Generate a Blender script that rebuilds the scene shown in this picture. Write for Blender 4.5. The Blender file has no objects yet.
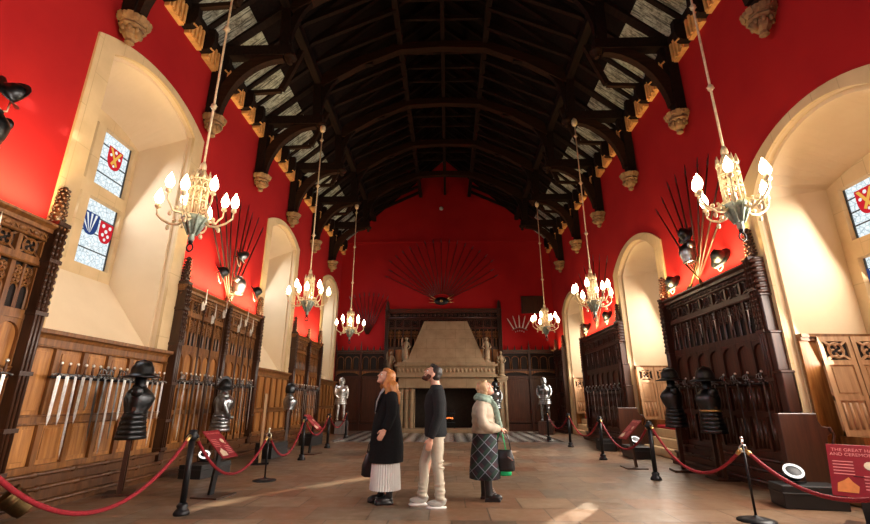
import bpy, math, random
from math import sin, cos, pi, radians, sqrt
from mathutils import Vector, Matrix
random.seed(7)
SC = bpy.context.scene
COL = SC.collection
XL, XR, YE = -5.30, 5.15, 21.6      # left wall, right wall, far end wall
Y0 = -5.0                           # wall behind the viewpoint
XC = (XL + XR) / 2

# ------------------------------------------------------------------ helpers
class MB:
    def __init__(s): s.v = []; s.f = []; s.sm = []; s.mi = []
    def add(s, vs, fs, smooth=False, mi=0):
        b = len(s.v); s.v += [tuple(v) for v in vs]
        for f in fs: s.f.append([i + b for i in f]); s.sm.append(smooth); s.mi.append(mi)
        return s
    def box(s, x0, x1, y0, y1, z0, z1, mi=0):
        vs = [(x0,y0,z0),(x1,y0,z0),(x1,y1,z0),(x0,y1,z0),(x0,y0,z1),(x1,y0,z1),(x1,y1,z1),(x0,y1,z1)]
        return s.add(vs, [(0,3,2,1),(4,5,6,7),(0,1,5,4),(1,2,6,5),(2,3,7,6),(3,0,4,7)], False, mi)
    def bar(s, p, q, w, h, side=None, mi=0):
        p = Vector(p); q = Vector(q); d = (q - p).normalized()
        a = Vector(side) if side else (Vector((0,0,1)).cross(d) if abs(d.z) < .99 else Vector((1,0,0)))
        a = (a - a.dot(d) * d).normalized(); b = d.cross(a)
        vs = []
        for c in (p, q):
            for i, j in ((-1,-1),(1,-1),(1,1),(-1,1)): vs.append(c + a*(i*w/2) + b*(j*h/2))
        return s.add(vs, [(0,3,2,1),(4,5,6,7),(0,1,5,4),(1,2,6,5),(2,3,7,6),(3,0,4,7)], False, mi)
    def rings(s, rings, cap=True, smooth=True, mi=0, closed=False):
        n = len(rings[0]); vs = [p for r in rings for p in r]; fs = []
        m = len(rings)
        for k in range(m if closed else m - 1):
            a = k * n; b = ((k + 1) % m) * n
            for i in range(n):
                j = (i + 1) % n; fs.append((a+i, a+j, b+j, b+i))
        if cap and not closed:
            fs.append(tuple(reversed(range(n)))); fs.append(tuple(range((m-1)*n, m*n)))
        return s.add(vs, fs, smooth, mi)
    def tube(s, pts, r, n=8, closed=False, mi=0, smooth=True, flat=1.0):
        pts = [Vector(p) for p in pts]; m = len(pts)
        rs = r if isinstance(r, (list, tuple)) else [r] * m
        up = None; rg = []
        for i, p in enumerate(pts):
            if closed: t = pts[(i+1) % m] - pts[i-1]
            else: t = pts[min(i+1, m-1)] - pts[max(i-1, 0)]
            t.normalize()
            if up is None:
                up = Vector((0,0,1)) if abs(t.z) < .9 else Vector((1,0,0))
            a = (up - up.dot(t) * t)
            if a.length < 1e-4: a = Vector((0,1,0)).cross(t)
            a.normalize(); up = a; b = t.cross(a)
            rg.append([p + a*(rs[i]*cos(2*pi*k/n)) + b*(rs[i]*flat*sin(2*pi*k/n)) for k in range(n)])
        return s.rings(rg, True, smooth, mi, closed)
    def lathe(s, prof, n=16, c=(0,0,0), M=None, mi=0, smooth=True, sy=1.0):
        rg = []
        for r, z in prof:
            ring = []
            for k in range(n):
                p = Vector((r*cos(2*pi*k/n), r*sy*sin(2*pi*k/n), z))
                if M: p = M @ p
                ring.append(p + Vector(c))
            rg.append(ring)
        return s.rings(rg, True, smooth, mi)
    def ball(s, c, r, n=12, m=8, M=None, mi=0):
        if not isinstance(r, (tuple, list)): r = (r, r, r)
        rg = []
        for j in range(m + 1):
            t = pi * (j / m) if 0 < j < m else (0.02 if j == 0 else pi - 0.02)
            ring = []
            for k in range(n):
                p = Vector((r[0]*sin(t)*cos(2*pi*k/n), r[1]*sin(t)*sin(2*pi*k/n), -r[2]*cos(t)))
                if M: p = M @ p
                ring.append(p + Vector(c))
            rg.append(ring)
        return s.rings(rg, True, True, mi)
    def prism(s, poly, axis, a, b, mi=0, smooth=False):
        # poly: 2d points in the plane normal to axis
        def P(u, v, w): return {'x': (w,u,v), 'y': (u,w,v), 'z': (u,v,w)}[axis]
        n = len(poly)
        vs = [P(u, v, a) for u, v in poly] + [P(u, v, b) for u, v in poly]
        fs = [tuple(range(n)), tuple(reversed(range(n, 2*n)))]
        for i in range(n): j = (i+1) % n; fs.append((i, i+n, j+n, j))
        return s.add(vs, fs, smooth, mi)
    def mesh(s, name, mats):
        me = bpy.data.meshes.new(name); me.from_pydata(s.v, [], s.f)
        for m in (mats if isinstance(mats, (list, tuple)) else [mats]): me.materials.append(m)
        me.polygons.foreach_set('use_smooth', s.sm); me.polygons.foreach_set('material_index', s.mi)
        me.update(); return me
    def build(s, name, mats, parent=None, loc=(0,0,0), rz=0, mods=()):
        o = bpy.data.objects.new(name, s.mesh(name, mats)); COL.objects.link(o)
        o.location = loc; o.rotation_euler = (0, 0, rz)
        if parent: o.parent = parent
        import bmesh
        bm = bmesh.new(); bm.from_mesh(o.data); bmesh.ops.recalc_face_normals(bm, faces=bm.faces); bm.to_mesh(o.data); bm.free()
        return o

def tag(o, label=None, cat=None, group=None, kind=None):
    if label: o['label'] = label
    if cat: o['category'] = cat
    if group: o['group'] = group
    if kind: o['kind'] = kind
    return o
def empty(name, loc=(0,0,0), rz=0, label=None, cat=None, group=None, kind=None):
    o = bpy.data.objects.new(name, None); COL.objects.link(o); o.location = loc; o.rotation_euler = (0,0,rz)
    o.empty_display_size = .1
    return tag(o, label, cat, group, kind)
KIDS = {}
def copy_tree(o, loc=None, rot=None, label=None, group=None, parent=None, scale=None):
    c = o.copy(); COL.objects.link(c)
    if parent: c.parent = parent
    for ch in o.children: copy_tree(ch, parent=c)
    if loc is not None: c.location = loc
    if rot is not None: c.rotation_euler = rot
    if scale is not None: c.scale = scale
    if label: c['label'] = label
    if group: c['group'] = group
    return c
def remesh(o, vox, smooth=2):
    m = o.modifiers.new('r', 'REMESH'); m.mode = 'VOXEL'; m.voxel_size = vox; m.use_smooth_shade = True
    if smooth:
        q = o.modifiers.new('s', 'SMOOTH'); q.factor = .5; q.iterations = smooth
    return o
def bevel(o, w, seg=1):
    m = o.modifiers.new('b', 'BEVEL'); m.width = w; m.segments = seg; m.limit_method = 'ANGLE'; return o
def ordinal(i):
    w = ['first','second','third','fourth','fifth','sixth','seventh','eighth','ninth','tenth','eleventh','twelfth','thirteenth',
         'fourteenth','fifteenth','sixteenth','seventeenth','eighteenth','nineteenth','twentieth']
    return w[i]

# ------------------------------------------------------------------ materials
def nodes(name):
    m = bpy.data.materials.new(name); m.use_nodes = True; nt = m.node_tree
    return m, nt, nt.nodes['Principled BSDF'], nt.nodes['Material Output']
def ramp(nt, fac, stops):
    r = nt.nodes.new('ShaderNodeValToRGB'); e = r.color_ramp.elements
    while len(e) < len(stops): e.new(.5)
    for i, (p, c) in enumerate(stops): e[i].position = p; e[i].color = (*c, 1)
    nt.links.new(fac, r.inputs[0]); return r.outputs[0]
def coords(nt, scale=(1,1,1), rot=(0,0,0), kind='Object', loc=(0,0,0)):
    t = nt.nodes.new('ShaderNodeTexCoord'); mp = nt.nodes.new('ShaderNodeMapping')
    mp.inputs['Scale'].default_value = scale; mp.inputs['Rotation'].default_value = rot; mp.inputs['Location'].default_value = loc
    nt.links.new(t.outputs[kind], mp.inputs[0]); return mp.outputs[0]
def noise(nt, vec, scale, detail=4, rough=.55, out='Fac'):
    n = nt.nodes.new('ShaderNodeTexNoise'); n.inputs['Scale'].default_value = scale; n.inputs['Detail'].default_value = detail
    n.inputs['Roughness'].default_value = rough; nt.links.new(vec, n.inputs['Vector']); return n.outputs[out]
def bump(nt, b, h, strength=.3, dist=.02):
    n = nt.nodes.new('ShaderNodeBump'); n.inputs['Strength'].default_value = strength; n.inputs['Distance'].default_value = dist
    nt.links.new(h, n.inputs['Height']); nt.links.new(n.outputs[0], b.inputs['Normal'])
def mix(nt, fac, a, b, mode='MIX'):
    n = nt.nodes.new('ShaderNodeMix'); n.data_type = 'RGBA'; n.blend_type = mode
    for k, x in ((0, fac), (6, a), (7, b)):
        if hasattr(x, 'default_value') or hasattr(x, 'links'): nt.links.new(x, n.inputs[k])
        else: n.inputs[k].default_value = x if k == 0 else (*x, 1)
    return n.outputs[2]
def plain(name, c, rough=.6, metal=0, var=.15, scale=12, bmp=.1, spec=None, sheen=0):
    m, nt, b, _ = nodes(name)
    v = noise(nt, coords(nt), scale)
    lo = tuple(x*(1-var) for x in c); hi = tuple(min(1, x*(1+var)) for x in c)
    nt.links.new(ramp(nt, v, [(.3, lo), (.7, hi)]), b.inputs['Base Color'])
    b.inputs['Roughness'].default_value = rough; b.inputs['Metallic'].default_value = metal
    if spec is not None: b.inputs['Specular IOR Level'].default_value = spec
    if sheen: b.inputs['Sheen Weight'].default_value = sheen
    if bmp: bump(nt, b, v, bmp, .01)
    return m
def wood(name, dark, light, rough=.38, axis='z', spec=.5):
    m, nt, b, _ = nodes(name)
    sc = {'z': (9, 9, .7), 'x': (.7, 9, 9), 'y': (9, .7, 9)}[axis]
    v = coords(nt, sc)
    n1 = noise(nt, v, 2.2, 6, .62); n2 = noise(nt, coords(nt, (1,1,1)), 1.1, 3)
    c1 = ramp(nt, n1, [(.28, dark), (.52, tuple((a+b_)/2 for a, b_ in zip(dark, light))), (.74, light)])
    c = mix(nt, n2, c1, mix(nt, .45, c1, dark), 'MIX')
    nt.links.new(c, b.inputs['Base Color']); b.inputs['Roughness'].default_value = rough
    b.inputs['Specular IOR Level'].default_value = spec
    bump(nt, b, n1, .25, .004); return m
def metal(name, c, rough=.3, var=.2):
    return plain(name, c, rough, 1.0, var, 18, .08)
def emit(name, c, s):
    m, nt, b, o = nodes(name); nt.nodes.remove(b)
    e = nt.nodes.new('ShaderNodeEmission'); e.inputs[0].default_value = (*c, 1); e.inputs[1].default_value = s
    nt.links.new(e.outputs[0], o.inputs[0]); return m

M = {}
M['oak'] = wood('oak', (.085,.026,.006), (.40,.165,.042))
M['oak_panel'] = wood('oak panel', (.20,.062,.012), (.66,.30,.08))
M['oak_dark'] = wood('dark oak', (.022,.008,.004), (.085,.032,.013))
M['oak_red'] = wood('mahogany and shade-darkened oak', (.026,.007,.004), (.095,.027,.012))  # mahogany at the end wall; on the right, oak with its shade painted in
M['oak_red_panel'] = wood('mahogany and shade-darkened panel', (.032,.009,.004), (.125,.038,.016))  # panel tone, darkened likewise to paint the shade of the right wall
M['oak_pale'] = wood('pale oak', (.34,.17,.075), (.68,.43,.23), .5)
M['timber'] = wood('roof timber', (.007,.0045,.0035), (.028,.013,.008), .75, 'y', .12)
M['timber_brown'] = wood('roof timber brown', (.013,.006,.003), (.045,.019,.009), .7, 'x', .15)
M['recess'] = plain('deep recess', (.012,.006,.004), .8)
M['cornice_ochre'] = plain('ochre tips and warm-lit boards', (.80,.40,.12), .6, 0, .2, 8)  # warm light on the timber boards is put into this colour
M['boards'] = wood('roof boards', (.006,.004,.004), (.017,.011,.009), .95, 'x', .05)  # upper part of the roof slope, its lack of light put into the colour
M['stone_trim'] = None
def stone(name, c1, c2, sc=2.0, joints=None, rough=.85, jc=.6):
    m, nt, b, _ = nodes(name); v = coords(nt)
    n1 = noise(nt, v, sc, 6, .6); n2 = noise(nt, v, 30, 3)
    c = ramp(nt, n1, [(.3, c1), (.7, c2)])
    if joints:
        br = nt.nodes.new('ShaderNodeTexBrick'); br.inputs['Scale'].default_value = 1
        br.inputs['Brick Width'].default_value = joints[0]; br.inputs['Row Height'].default_value = joints[1]
        br.inputs['Mortar Size'].default_value = .006
        sw = nt.nodes.new('ShaderNodeMapping'); sw.inputs['Rotation'].default_value = joints[2]
        nt.links.new(v, sw.inputs[0]); nt.links.new(sw.outputs[0], br.inputs['Vector'])
        c = mix(nt, br.outputs['Fac'], c, tuple(x*jc for x in c1))
    nt.links.new(c, b.inputs['Base Color']); b.inputs['Roughness'].default_value = rough
    bump(nt, b, n2, .15, .006); return m
M['stone_trim'] = stone('sandstone surround', (.60,.42,.22), (.74,.54,.30), 1.6, (1.2,.42,(0,radians(90),0)), jc=.92)
M['plaster'] = stone('cream plaster', (.70,.52,.32), (.78,.60,.39), .9)
M['fire_stone'] = stone('fireplace sandstone', (.28,.19,.105), (.40,.285,.165), 2.5, (.9,.45,(radians(90),0,0)), jc=.7)
M['statue'] = stone('carved stone', (.30,.215,.13), (.46,.34,.21), 5)
M['corbel'] = stone('carved corbel stone', (.16,.085,.035), (.34,.20,.09), 9)
def red_wall():
    m, nt, b, _ = nodes('red painted plaster'); v = coords(nt)
    n = noise(nt, v, .8, 5); n2 = noise(nt, v, 60, 2)
    nt.links.new(ramp(nt, n, [(.3, (.35,.010,.013)), (.7, (.43,.016,.016))]), b.inputs['Base Color'])
    b.inputs['Roughness'].default_value = .85; b.inputs['Specular IOR Level'].default_value = .15
    bump(nt, b, n2, .1, .004); return m
M['red'] = red_wall()
def eave_mat():
    m, nt, b, _ = nodes('eave boards with painted uplight'); v = coords(nt, (1,1,1))
    n = noise(nt, v, 5, 8, .8); n1 = noise(nt, coords(nt, (1,14,1)), 2, 2)
    c = ramp(nt, n, [(.38, (.10,.10,.075)), (.5, (.38,.40,.33)), (.62, (.50,.54,.47))])  # greenish uplight along the eaves is painted into the board colour
    c2 = mix(nt, ramp(nt, n1, [(.40,(0,0,0)),(.5,(1,1,1))]), (.08,.085,.07), c)
    nt.links.new(c2, b.inputs['Base Color']); b.inputs['Roughness'].default_value = .8; return m
M['eave'] = eave_mat()
def floor_mat():
    m, nt, b, _ = nodes('stone flags'); v = coords(nt)
    g = .62
    sv = nt.nodes.new('ShaderNodeVectorMath'); sv.operation = 'DIVIDE'; sv.inputs[1].default_value = (g*1.12, g, 1); nt.links.new(v, sv.inputs[0])
    # stagger every second row
    sep = nt.nodes.new('ShaderNodeSeparateXYZ'); nt.links.new(sv.outputs[0], sep.inputs[0])
    def mth(op, a, b_=None):
        n = nt.nodes.new('ShaderNodeMath'); n.operation = op
        for k, x in ((0, a), (1, b_)):
            if x is None: continue
            if isinstance(x, (int, float)): n.inputs[k].default_value = x
            else: nt.links.new(x, n.inputs[k])
        return n.outputs[0]
    row = mth('FLOOR', sep.outputs[1]); x2 = mth('ADD', sep.outputs[0], mth('MULTIPLY', row, .37))
    fx = mth('FRACT', x2); fy = mth('FRACT', sep.outputs[1])
    cmb = nt.nodes.new('ShaderNodeCombineXYZ'); nt.links.new(mth('FLOOR', x2), cmb.inputs[0]); nt.links.new(row, cmb.inputs[1])
    wn = nt.nodes.new('ShaderNodeTexWhiteNoise'); wn.noise_dimensions = '2D'; nt.links.new(cmb.outputs[0], wn.inputs['Vector'])
    c = ramp(nt, wn.outputs['Value'], [(0, (.09,.062,.042)), (.2, (.21,.145,.09)), (.38, (.17,.078,.042)), (.52, (.25,.17,.105)), (.66, (.135,.108,.078)), (.8, (.20,.10,.052)), (1, (.28,.20,.13))])
    n1 = noise(nt, v, 3.0, 6, .65)
    c = mix(nt, n1, mix(nt, .5, c, (.12,.06,.03)), c)
    # joints
    def edge(f): return mth('MINIMUM', f, mth('SUBTRACT', 1.0, f))
    e = mth('MINIMUM', edge(fx), edge(fy)); j = mth('LESS_THAN', e, .012)
    c = mix(nt, j, c, (.06,.038,.024))
    nt.links.new(c, b.inputs['Base Color'])
    r = ramp(nt, noise(nt, v, 5, 3), [(.3, (.30,.30,.30)), (.7, (.50,.50,.50))]); nt.links.new(r, b.inputs['Roughness'])
    hh = mth('SUBTRACT', mth('MULTIPLY', n1, .4), mth('MULTIPLY', j, .6)); bump(nt, b, hh, .25, .01)
    return m
M['floor'] = floor_mat()
def check_mat():
    m, nt, b, _ = nodes('black and white tiles'); v = coords(nt, (1,1,1), (0,0,radians(45)))
    ch = nt.nodes.new('ShaderNodeTexChecker'); ch.inputs['Scale'].default_value = 3.2
    ch.inputs[1].default_value = (.42,.40,.36,1); ch.inputs[2].default_value = (.05,.045,.045,1)
    nt.links.new(v, ch.inputs['Vector']); nt.links.new(ch.outputs[0], b.inputs['Base Color']); b.inputs['Roughness'].default_value = .22
    return m
M['check'] = check_mat()
M['steel'] = metal('polished steel', (.82,.82,.80), .34)
M['steel_dark'] = metal('blackened steel', (.055,.058,.062), .38)
M['steel_blue'] = metal('burnished steel', (.30,.32,.33), .28)
M['iron'] = plain('black iron', (.014,.014,.016), .42, .6)
M['brass'] = metal('brass', (.62,.42,.16), .3)
M['brass_old'] = metal('tarnished brass', (.12,.075,.032), .45)
M['gold'] = plain('gilded cream metal', (.82,.66,.40), .42, .25, .2, 20)
M['verdigris'] = plain('verdigris metal', (.30,.36,.30), .5, .4, .3, 30)
M['rope'] = plain('red rope', (.23,.002,.010), .8, 0, .3, 60, .3)
M['redsign'] = plain('red printed board', (.24,.006,.016), .4, 0, .08)
M['cream_print'] = plain('cream print', (.75,.62,.45), .5)
M['pink_print'] = plain('pink print', (.75,.25,.24), .5)
M['orange_print'] = plain('orange print', (.70,.22,.05), .5)
M['black_box'] = plain('black case', (.012,.012,.013), .45)
M['white_trim'] = plain('white enamel', (.75,.75,.73), .35)
M['red_cloth'] = plain('red cushion cloth', (.55,.02,.04), .8)
M['leather'] = plain('brown leather', (.12,.05,.025), .55)
M['black_leather'] = plain('black leather', (.012,.012,.013), .38)
M['skin'] = plain('skin', (.66,.36,.25), .5, 0, .06, 30, .04)
M['hair_red'] = wood('copper red hair', (.26,.075,.018), (.66,.29,.085), .45, 'z')
M['hair_dark'] = wood('dark brown hair', (.010,.007,.006), (.035,.02,.014), .5, 'z')
M['hair_blond'] = wood('ash blond hair', (.34,.21,.10), (.70,.49,.28), .5, 'z')
M['beard'] = plain('brown beard', (.07,.025,.012), .8, 0, .4, 80, .5)
M['coat_black'] = plain('black wool', (.006,.006,.007), .9, 0, .3, 40, .2, .2)
M['sweater'] = plain('charcoal knit', (.018,.019,.021), .9, 0, .3, 90, .4, .2)
M['grey_knit'] = plain('light grey knit', (.42,.42,.42), .85, 0, .1, 60, .2)
M['white_cloth'] = plain('off white cotton', (.78,.77,.74), .85, 0, .06, 8)
M['khaki'] = plain('stone chinos', (.46,.40,.31), .85, 0, .1, 14, .3)
M['sneaker'] = plain('grey suede', (.40,.38,.34), .75)
M['rubber'] = plain('white rubber', (.78,.76,.72), .55)
M['boot'] = plain('black boot leather', (.010,.010,.011), .3)
M['puffer'] = plain('beige quilted nylon', (.44,.36,.27), .6, 0, .1, 10, .3)
M['scarf'] = plain('grey green scarf', (.24,.33,.27), .85, 0, .35, 22, .3)
M['green_bag'] = plain('green shopping bag', (.0,.42,.14), .6)
M['fire_dark'] = plain('sooty firebrick', (.018,.013,.010), .9, 0, .4, 9)
M['ember'] = emit('glowing ember', (1, .22, .05), 3.0)
M['bulb'] = emit('lit flame bulb', (1, .80, .52), 19)
M['lamp_glow'] = emit('lit white diffuser', (1,.95,.88), 1.5)
def tartan():
    m, nt, b, _ = nodes('dark tartan'); v = coords(nt, kind='Object')
    sep = nt.nodes.new('ShaderNodeSeparateXYZ'); nt.links.new(v, sep.inputs[0])
    def stripe(sock1, sock2, sgn, f, w):
        a = nt.nodes.new('ShaderNodeMath'); a.operation = 'MULTIPLY_ADD'; a.inputs[1].default_value = sgn
        nt.links.new(sock1, a.inputs[0]); nt.links.new(sock2, a.inputs[2])
        s_ = nt.nodes.new('ShaderNodeMath'); s_.operation = 'MULTIPLY'; s_.inputs[1].default_value = f; nt.links.new(a.outputs[0], s_.inputs[0])
        fr = nt.nodes.new('ShaderNodeMath'); fr.operation = 'FRACT'; nt.links.new(s_.outputs[0], fr.inputs[0])
        l = nt.nodes.new('ShaderNodeMath'); l.operation = 'LESS_THAN'; l.inputs[1].default_value = w; nt.links.new(fr.outputs[0], l.inputs[0])
        return l.outputs[0]
    base = mix(nt, stripe(sep.outputs[0], sep.outputs[2], 1, 5.5, .42), (.008,.009,.014), (.035,.012,.02))
    base = mix(nt, stripe(sep.outputs[0], sep.outputs[2], -1, 5.5, .42), base, (.010,.030,.022))
    c = mix(nt, stripe(sep.outputs[0], sep.outputs[2], 1, 5.5, .07), base, (.15,.17,.21))
    c = mix(nt, stripe(sep.outputs[0], sep.outputs[2], -1, 5.5, .07), c, (.15,.17,.21))
    nt.links.new(c, b.inputs['Base Color']); b.inputs['Roughness'].default_value = .85; return m
M['tartan'] = tartan()
def glass_mat(name, s):
    m, nt, b, o = nodes(name); nt.nodes.remove(b)
    v = coords(nt, (1,1,1)); vr = nt.nodes.new('ShaderNodeTexVoronoi'); vr.feature = 'DISTANCE_TO_EDGE'; vr.inputs['Scale'].default_value = 12
    nt.links.new(v, vr.inputs['Vector'])
    n = noise(nt, v, 22, 3)
    c = ramp(nt, n, [(.3, (.55,.66,.70)), (.6, (.86,.92,.94)), (.8, (.95,.93,.82))])
    c = mix(nt, ramp(nt, vr.outputs['Distance'], [(.01,(1,1,1)),(.05,(0,0,0))]), c, (.20,.28,.32))
    e = nt.nodes.new('ShaderNodeEmission'); nt.links.new(c, e.inputs[0]); e.inputs[1].default_value = s
    tr = nt.nodes.new('ShaderNodeBsdfTransparent'); ms = nt.nodes.new('ShaderNodeMixShader'); ms.inputs[0].default_value = .50
    nt.links.new(tr.outputs[0], ms.inputs[1]); nt.links.new(e.outputs[0], ms.inputs[2]); nt.links.new(ms.outputs[0], o.inputs[0]); return m
M['glass'] = glass_mat('daylit leaded glass', 1.6)
for k, c in dict(g_red=(.62,.02,.03), g_white=(.9,.9,.88), g_blue=(.03,.06,.20), g_gold=(.85,.45,.08)).items(): M[k] = emit('stained ' + k[2:], c, 1.0)
M['lead'] = plain('lead came', (.03,.035,.04), .6)

# ------------------------------------------------------------------ the room shell
H = 8.95; HW = 9.15
def arc(ya, yb, zs, rise, n=20):
    # segmental arch from ya to yb
    w = (yb - ya) / 2; R = (w*w + rise*rise) / (2*rise); yc = (ya+yb)/2; zc = zs + rise - R
    return [(ya + (yb-ya)*i/n, zc + sqrt(max(0, R*R - (ya + (yb-ya)*i/n - yc)**2))) for i in range(n+1)]
# openings: outer surround ya, yb, bottom, spring, rise
LW = [(5.37, 8.43, 2.12, 6.66, .42), (12.20, 15.12, 2.12, 6.45, .40), (18.40, 21.20, 2.12, 6.35, .40), (-1.4, 1.7, 2.12, 6.6, .42)]
RW = [(3.95, 7.35, 0., 4.62, .78), (10.28, 13.50, 0., 4.98, .62), (16.95, 20.00, 0., 5.05, .60), (-2.4, .8, 0., 4.62, .78)]
def wall_side(name, X, wins, band):
    mb = MB(); ws = sorted(wins); y = Y0
    def q(a, b, z0, z1): mb.add([(X,a,z0),(X,b,z0),(X,b,z1),(X,a,z1)], [(0,1,2,3)])
    for (ya, yb, zb, zs, rise) in ws:
        ia, ib = ya + band, yb - band
        q(y, ia, 0, HW)
        if zb > 0: q(ia, ib, 0, zb)
        pts = arc(ia, ib, zs - .12, rise - .02)
        for (a, za), (b, z_b) in zip(pts[:-1], pts[1:]):
            mb.add([(X,a,za),(X,b,z_b),(X,b,HW),(X,a,HW)], [(0,1,2,3)])
        y = ib
    q(y, YE, 0, HW)
    return tag(mb.build(name, M['red']), kind='structure')
wall_left = wall_side('wall_left', XL, LW, .34)
wall_right = wall_side('wall_right', XR, RW, .36)
mb = MB(); RID = 13.75
mb.add([(XL,YE,0),(XR,YE,0),(XR,YE,H+.3),(XC,YE,RID),(XL,YE,H+.3)], [(0,1,2,3,4)])
wall_end = tag(mb.build('wall_end', M['red']), kind='structure')
mb = MB(); mb.add([(XL,Y0,0),(XR,Y0,0),(XR,Y0,H+.3),(XC,Y0,RID),(XL,Y0,H+.3)], [(4,3,2,1,0)])
tag(mb.build('wall_near', M['red']), kind='structure')
mb = MB(); mb.add([(XL-.1,Y0,0),(XR+2.2,Y0,0),(XR+2.2,YE,0),(XL-.1,YE,0)], [(0,1,2,3)])
floor = tag(mb.build('floor', M['floor']), kind='structure')
mb = MB(); mb.box(-3.9, 3.8, 15.7, 21.2, .001, .006)
tag(mb.build('floor_tiles', M['check']), kind='structure')

def window(n, side, spec, back, zb2, zs2, rise2, ins, panes_y, panes_z, band, depth_sill=True):
    ya, yb, zb, zs, rise = spec; s = -1 if side == 'L' else 1
    X = XL if side == 'L' else XR
    root = empty('window_%d' % n, (0,0,0), kind='structure')
    ia, ib = ya + band, yb - band
    # stone band on the wall face
    mb = MB(); o = [(ya, zb)] + arc(ya, yb, zs, rise) + [(yb, zb)]
    i_ = [(ia, zb)] + arc(ia, ib, zs - .12, rise - .02) + [(ib, zb)]
    n_ = len(o); xo = X - s*.035
    vs = [(xo, a, z) for a, z in o] + [(xo, a, z) for a, z in i_] + [(X, a, z) for a, z in o] + [(X + s*.02, a, z) for a, z in i_]
    fs = []
    for k in range(n_-1):
        fs += [(k, k+1, n_+k+1, n_+k), (k, 2*n_+k, 2*n_+k+1, k+1), (n_+k, n_+k+1, 3*n_+k+1, 3*n_+k)]
    mb.add(vs, fs); mb.build('window_surround', M['stone_trim'], root)
    # a small step (rebate) round the inner edge then the splayed reveal
    XB = X + s*back
    mb = MB()
    def loopp(x, a, b, z0, zsp, rs): return [(x, y, z) for y, z in [(a, z0)] + arc(a, b, zsp, rs) + [(b, z0)]]
    a1, b1 = ia + .05, ib - .05
    L0 = loopp(X + s*.02, ia, ib, zb, zs-.12, rise-.02); L1 = loopp(X + s*.10, ia, ib, zb, zs-.12, rise-.02)
    L2 = loopp(X + s*.10, a1, b1, zb, zs-.17, rise-.03); L3 = loopp(XB, ya+ins[0], yb-ins[1], zb2, zs2, rise2)
    m_ = len(L0)
    for A, B in ((L0, L1), (L1, L2), (L2, L3)):
        mb.add(A + B, [(k, k+1, m_+k+1, m_+k) for k in range(m_-1)])
    # sill
    mb.add([L2[0], L2[-1], L3[-1], L3[0]], [(0,1,2,3)])
    mb.add([L0[0], L0[-1], (X+s*.1, b1, zb), (X+s*.1, a1, zb)], [(0,1,2,3)])
    mb.build('window_reveal', M['plaster'], root)
    # back stone frame with four lights
    mb = MB(); top = arc(ya+ins[0], yb-ins[1], zs2, rise2)
    y0, y1 = ya+ins[0], yb-ins[1]; py = panes_y; pz = panes_z
    ys = [y0, py[0][0], py[0][1], py[1][0], py[1][1], y1]
    zs_ = [zb2, pz[0][0], pz[0][1], pz[1][0], pz[1][1], zs2]
    for i in range(5):
        for j in range(5):
            if i in (1,3) and j in (1,3): continue
            mb.add([(XB,ys[i],zs_[j]),(XB,ys[i+1],zs_[j]),(XB,ys[i+1],zs_[j+1]),(XB,ys[i],zs_[j+1])], [(0,1,2,3)])
    mb.add([(XB, y, z) for y, z in top] , [tuple(range(len(top)))])
    XG = XB + s*.07
    for (a, b) in py:
        for (c, d) in pz:
            q = [(XB,a,c),(XB,b,c),(XB,b,d),(XB,a,d),(XG,a+.03,c+.03),(XG,b-.03,c+.03),(XG,b-.03,d-.03),(XG,a+.03,d-.03)]
            mb.add(q, [(0,1,5,4),(1,2,6,5),(2,3,7,6),(3,0,4,7)])
    mb.build('window_frame', M['stone_trim'], root)
    k = 0
    for (a, b) in py:
        for (c, d) in pz:
            g = MB().box(min(XG, XG+s*.01), max(XG, XG+s*.01), a+.03, b-.03, c+.03, d-.03).build('stained_glass', M['glass'], root)
            lb = MB(); x0, x1 = sorted((XG - s*.018, XG))
            for t in range(1, 4): z = c + (d-c)*t/4; lb.box(x0, x1, a+.03, b-.03, z-.008, z+.008)
            for (u0, u1) in ((a+.03, a+.055), (b-.055, b-.03)): lb.box(x0, x1, u0, u1, c+.03, d-.03)
            lb.build('glazing_bar', M['lead'], g)
            shields(g, XG - s*.022, (a+b)/2, c + (d-c)*.60, s, k, min(b-a, .8)); k += 1
    return root
def shield_poly(w, h):
    p = [(-w/2, h*.5), (w/2, h*.5), (w/2, h*.05)]
    for i in range(1, 6): t = i/6; p.append((w/2*cos(t*pi/2)**.8, h*.05 - h*.55*sin(t*pi/2)))
    p.append((0, -h*.5))
    return p + [(-x, z) for x, z in reversed(p[3:-1])] + [(-w/2, h*.05)]
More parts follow.
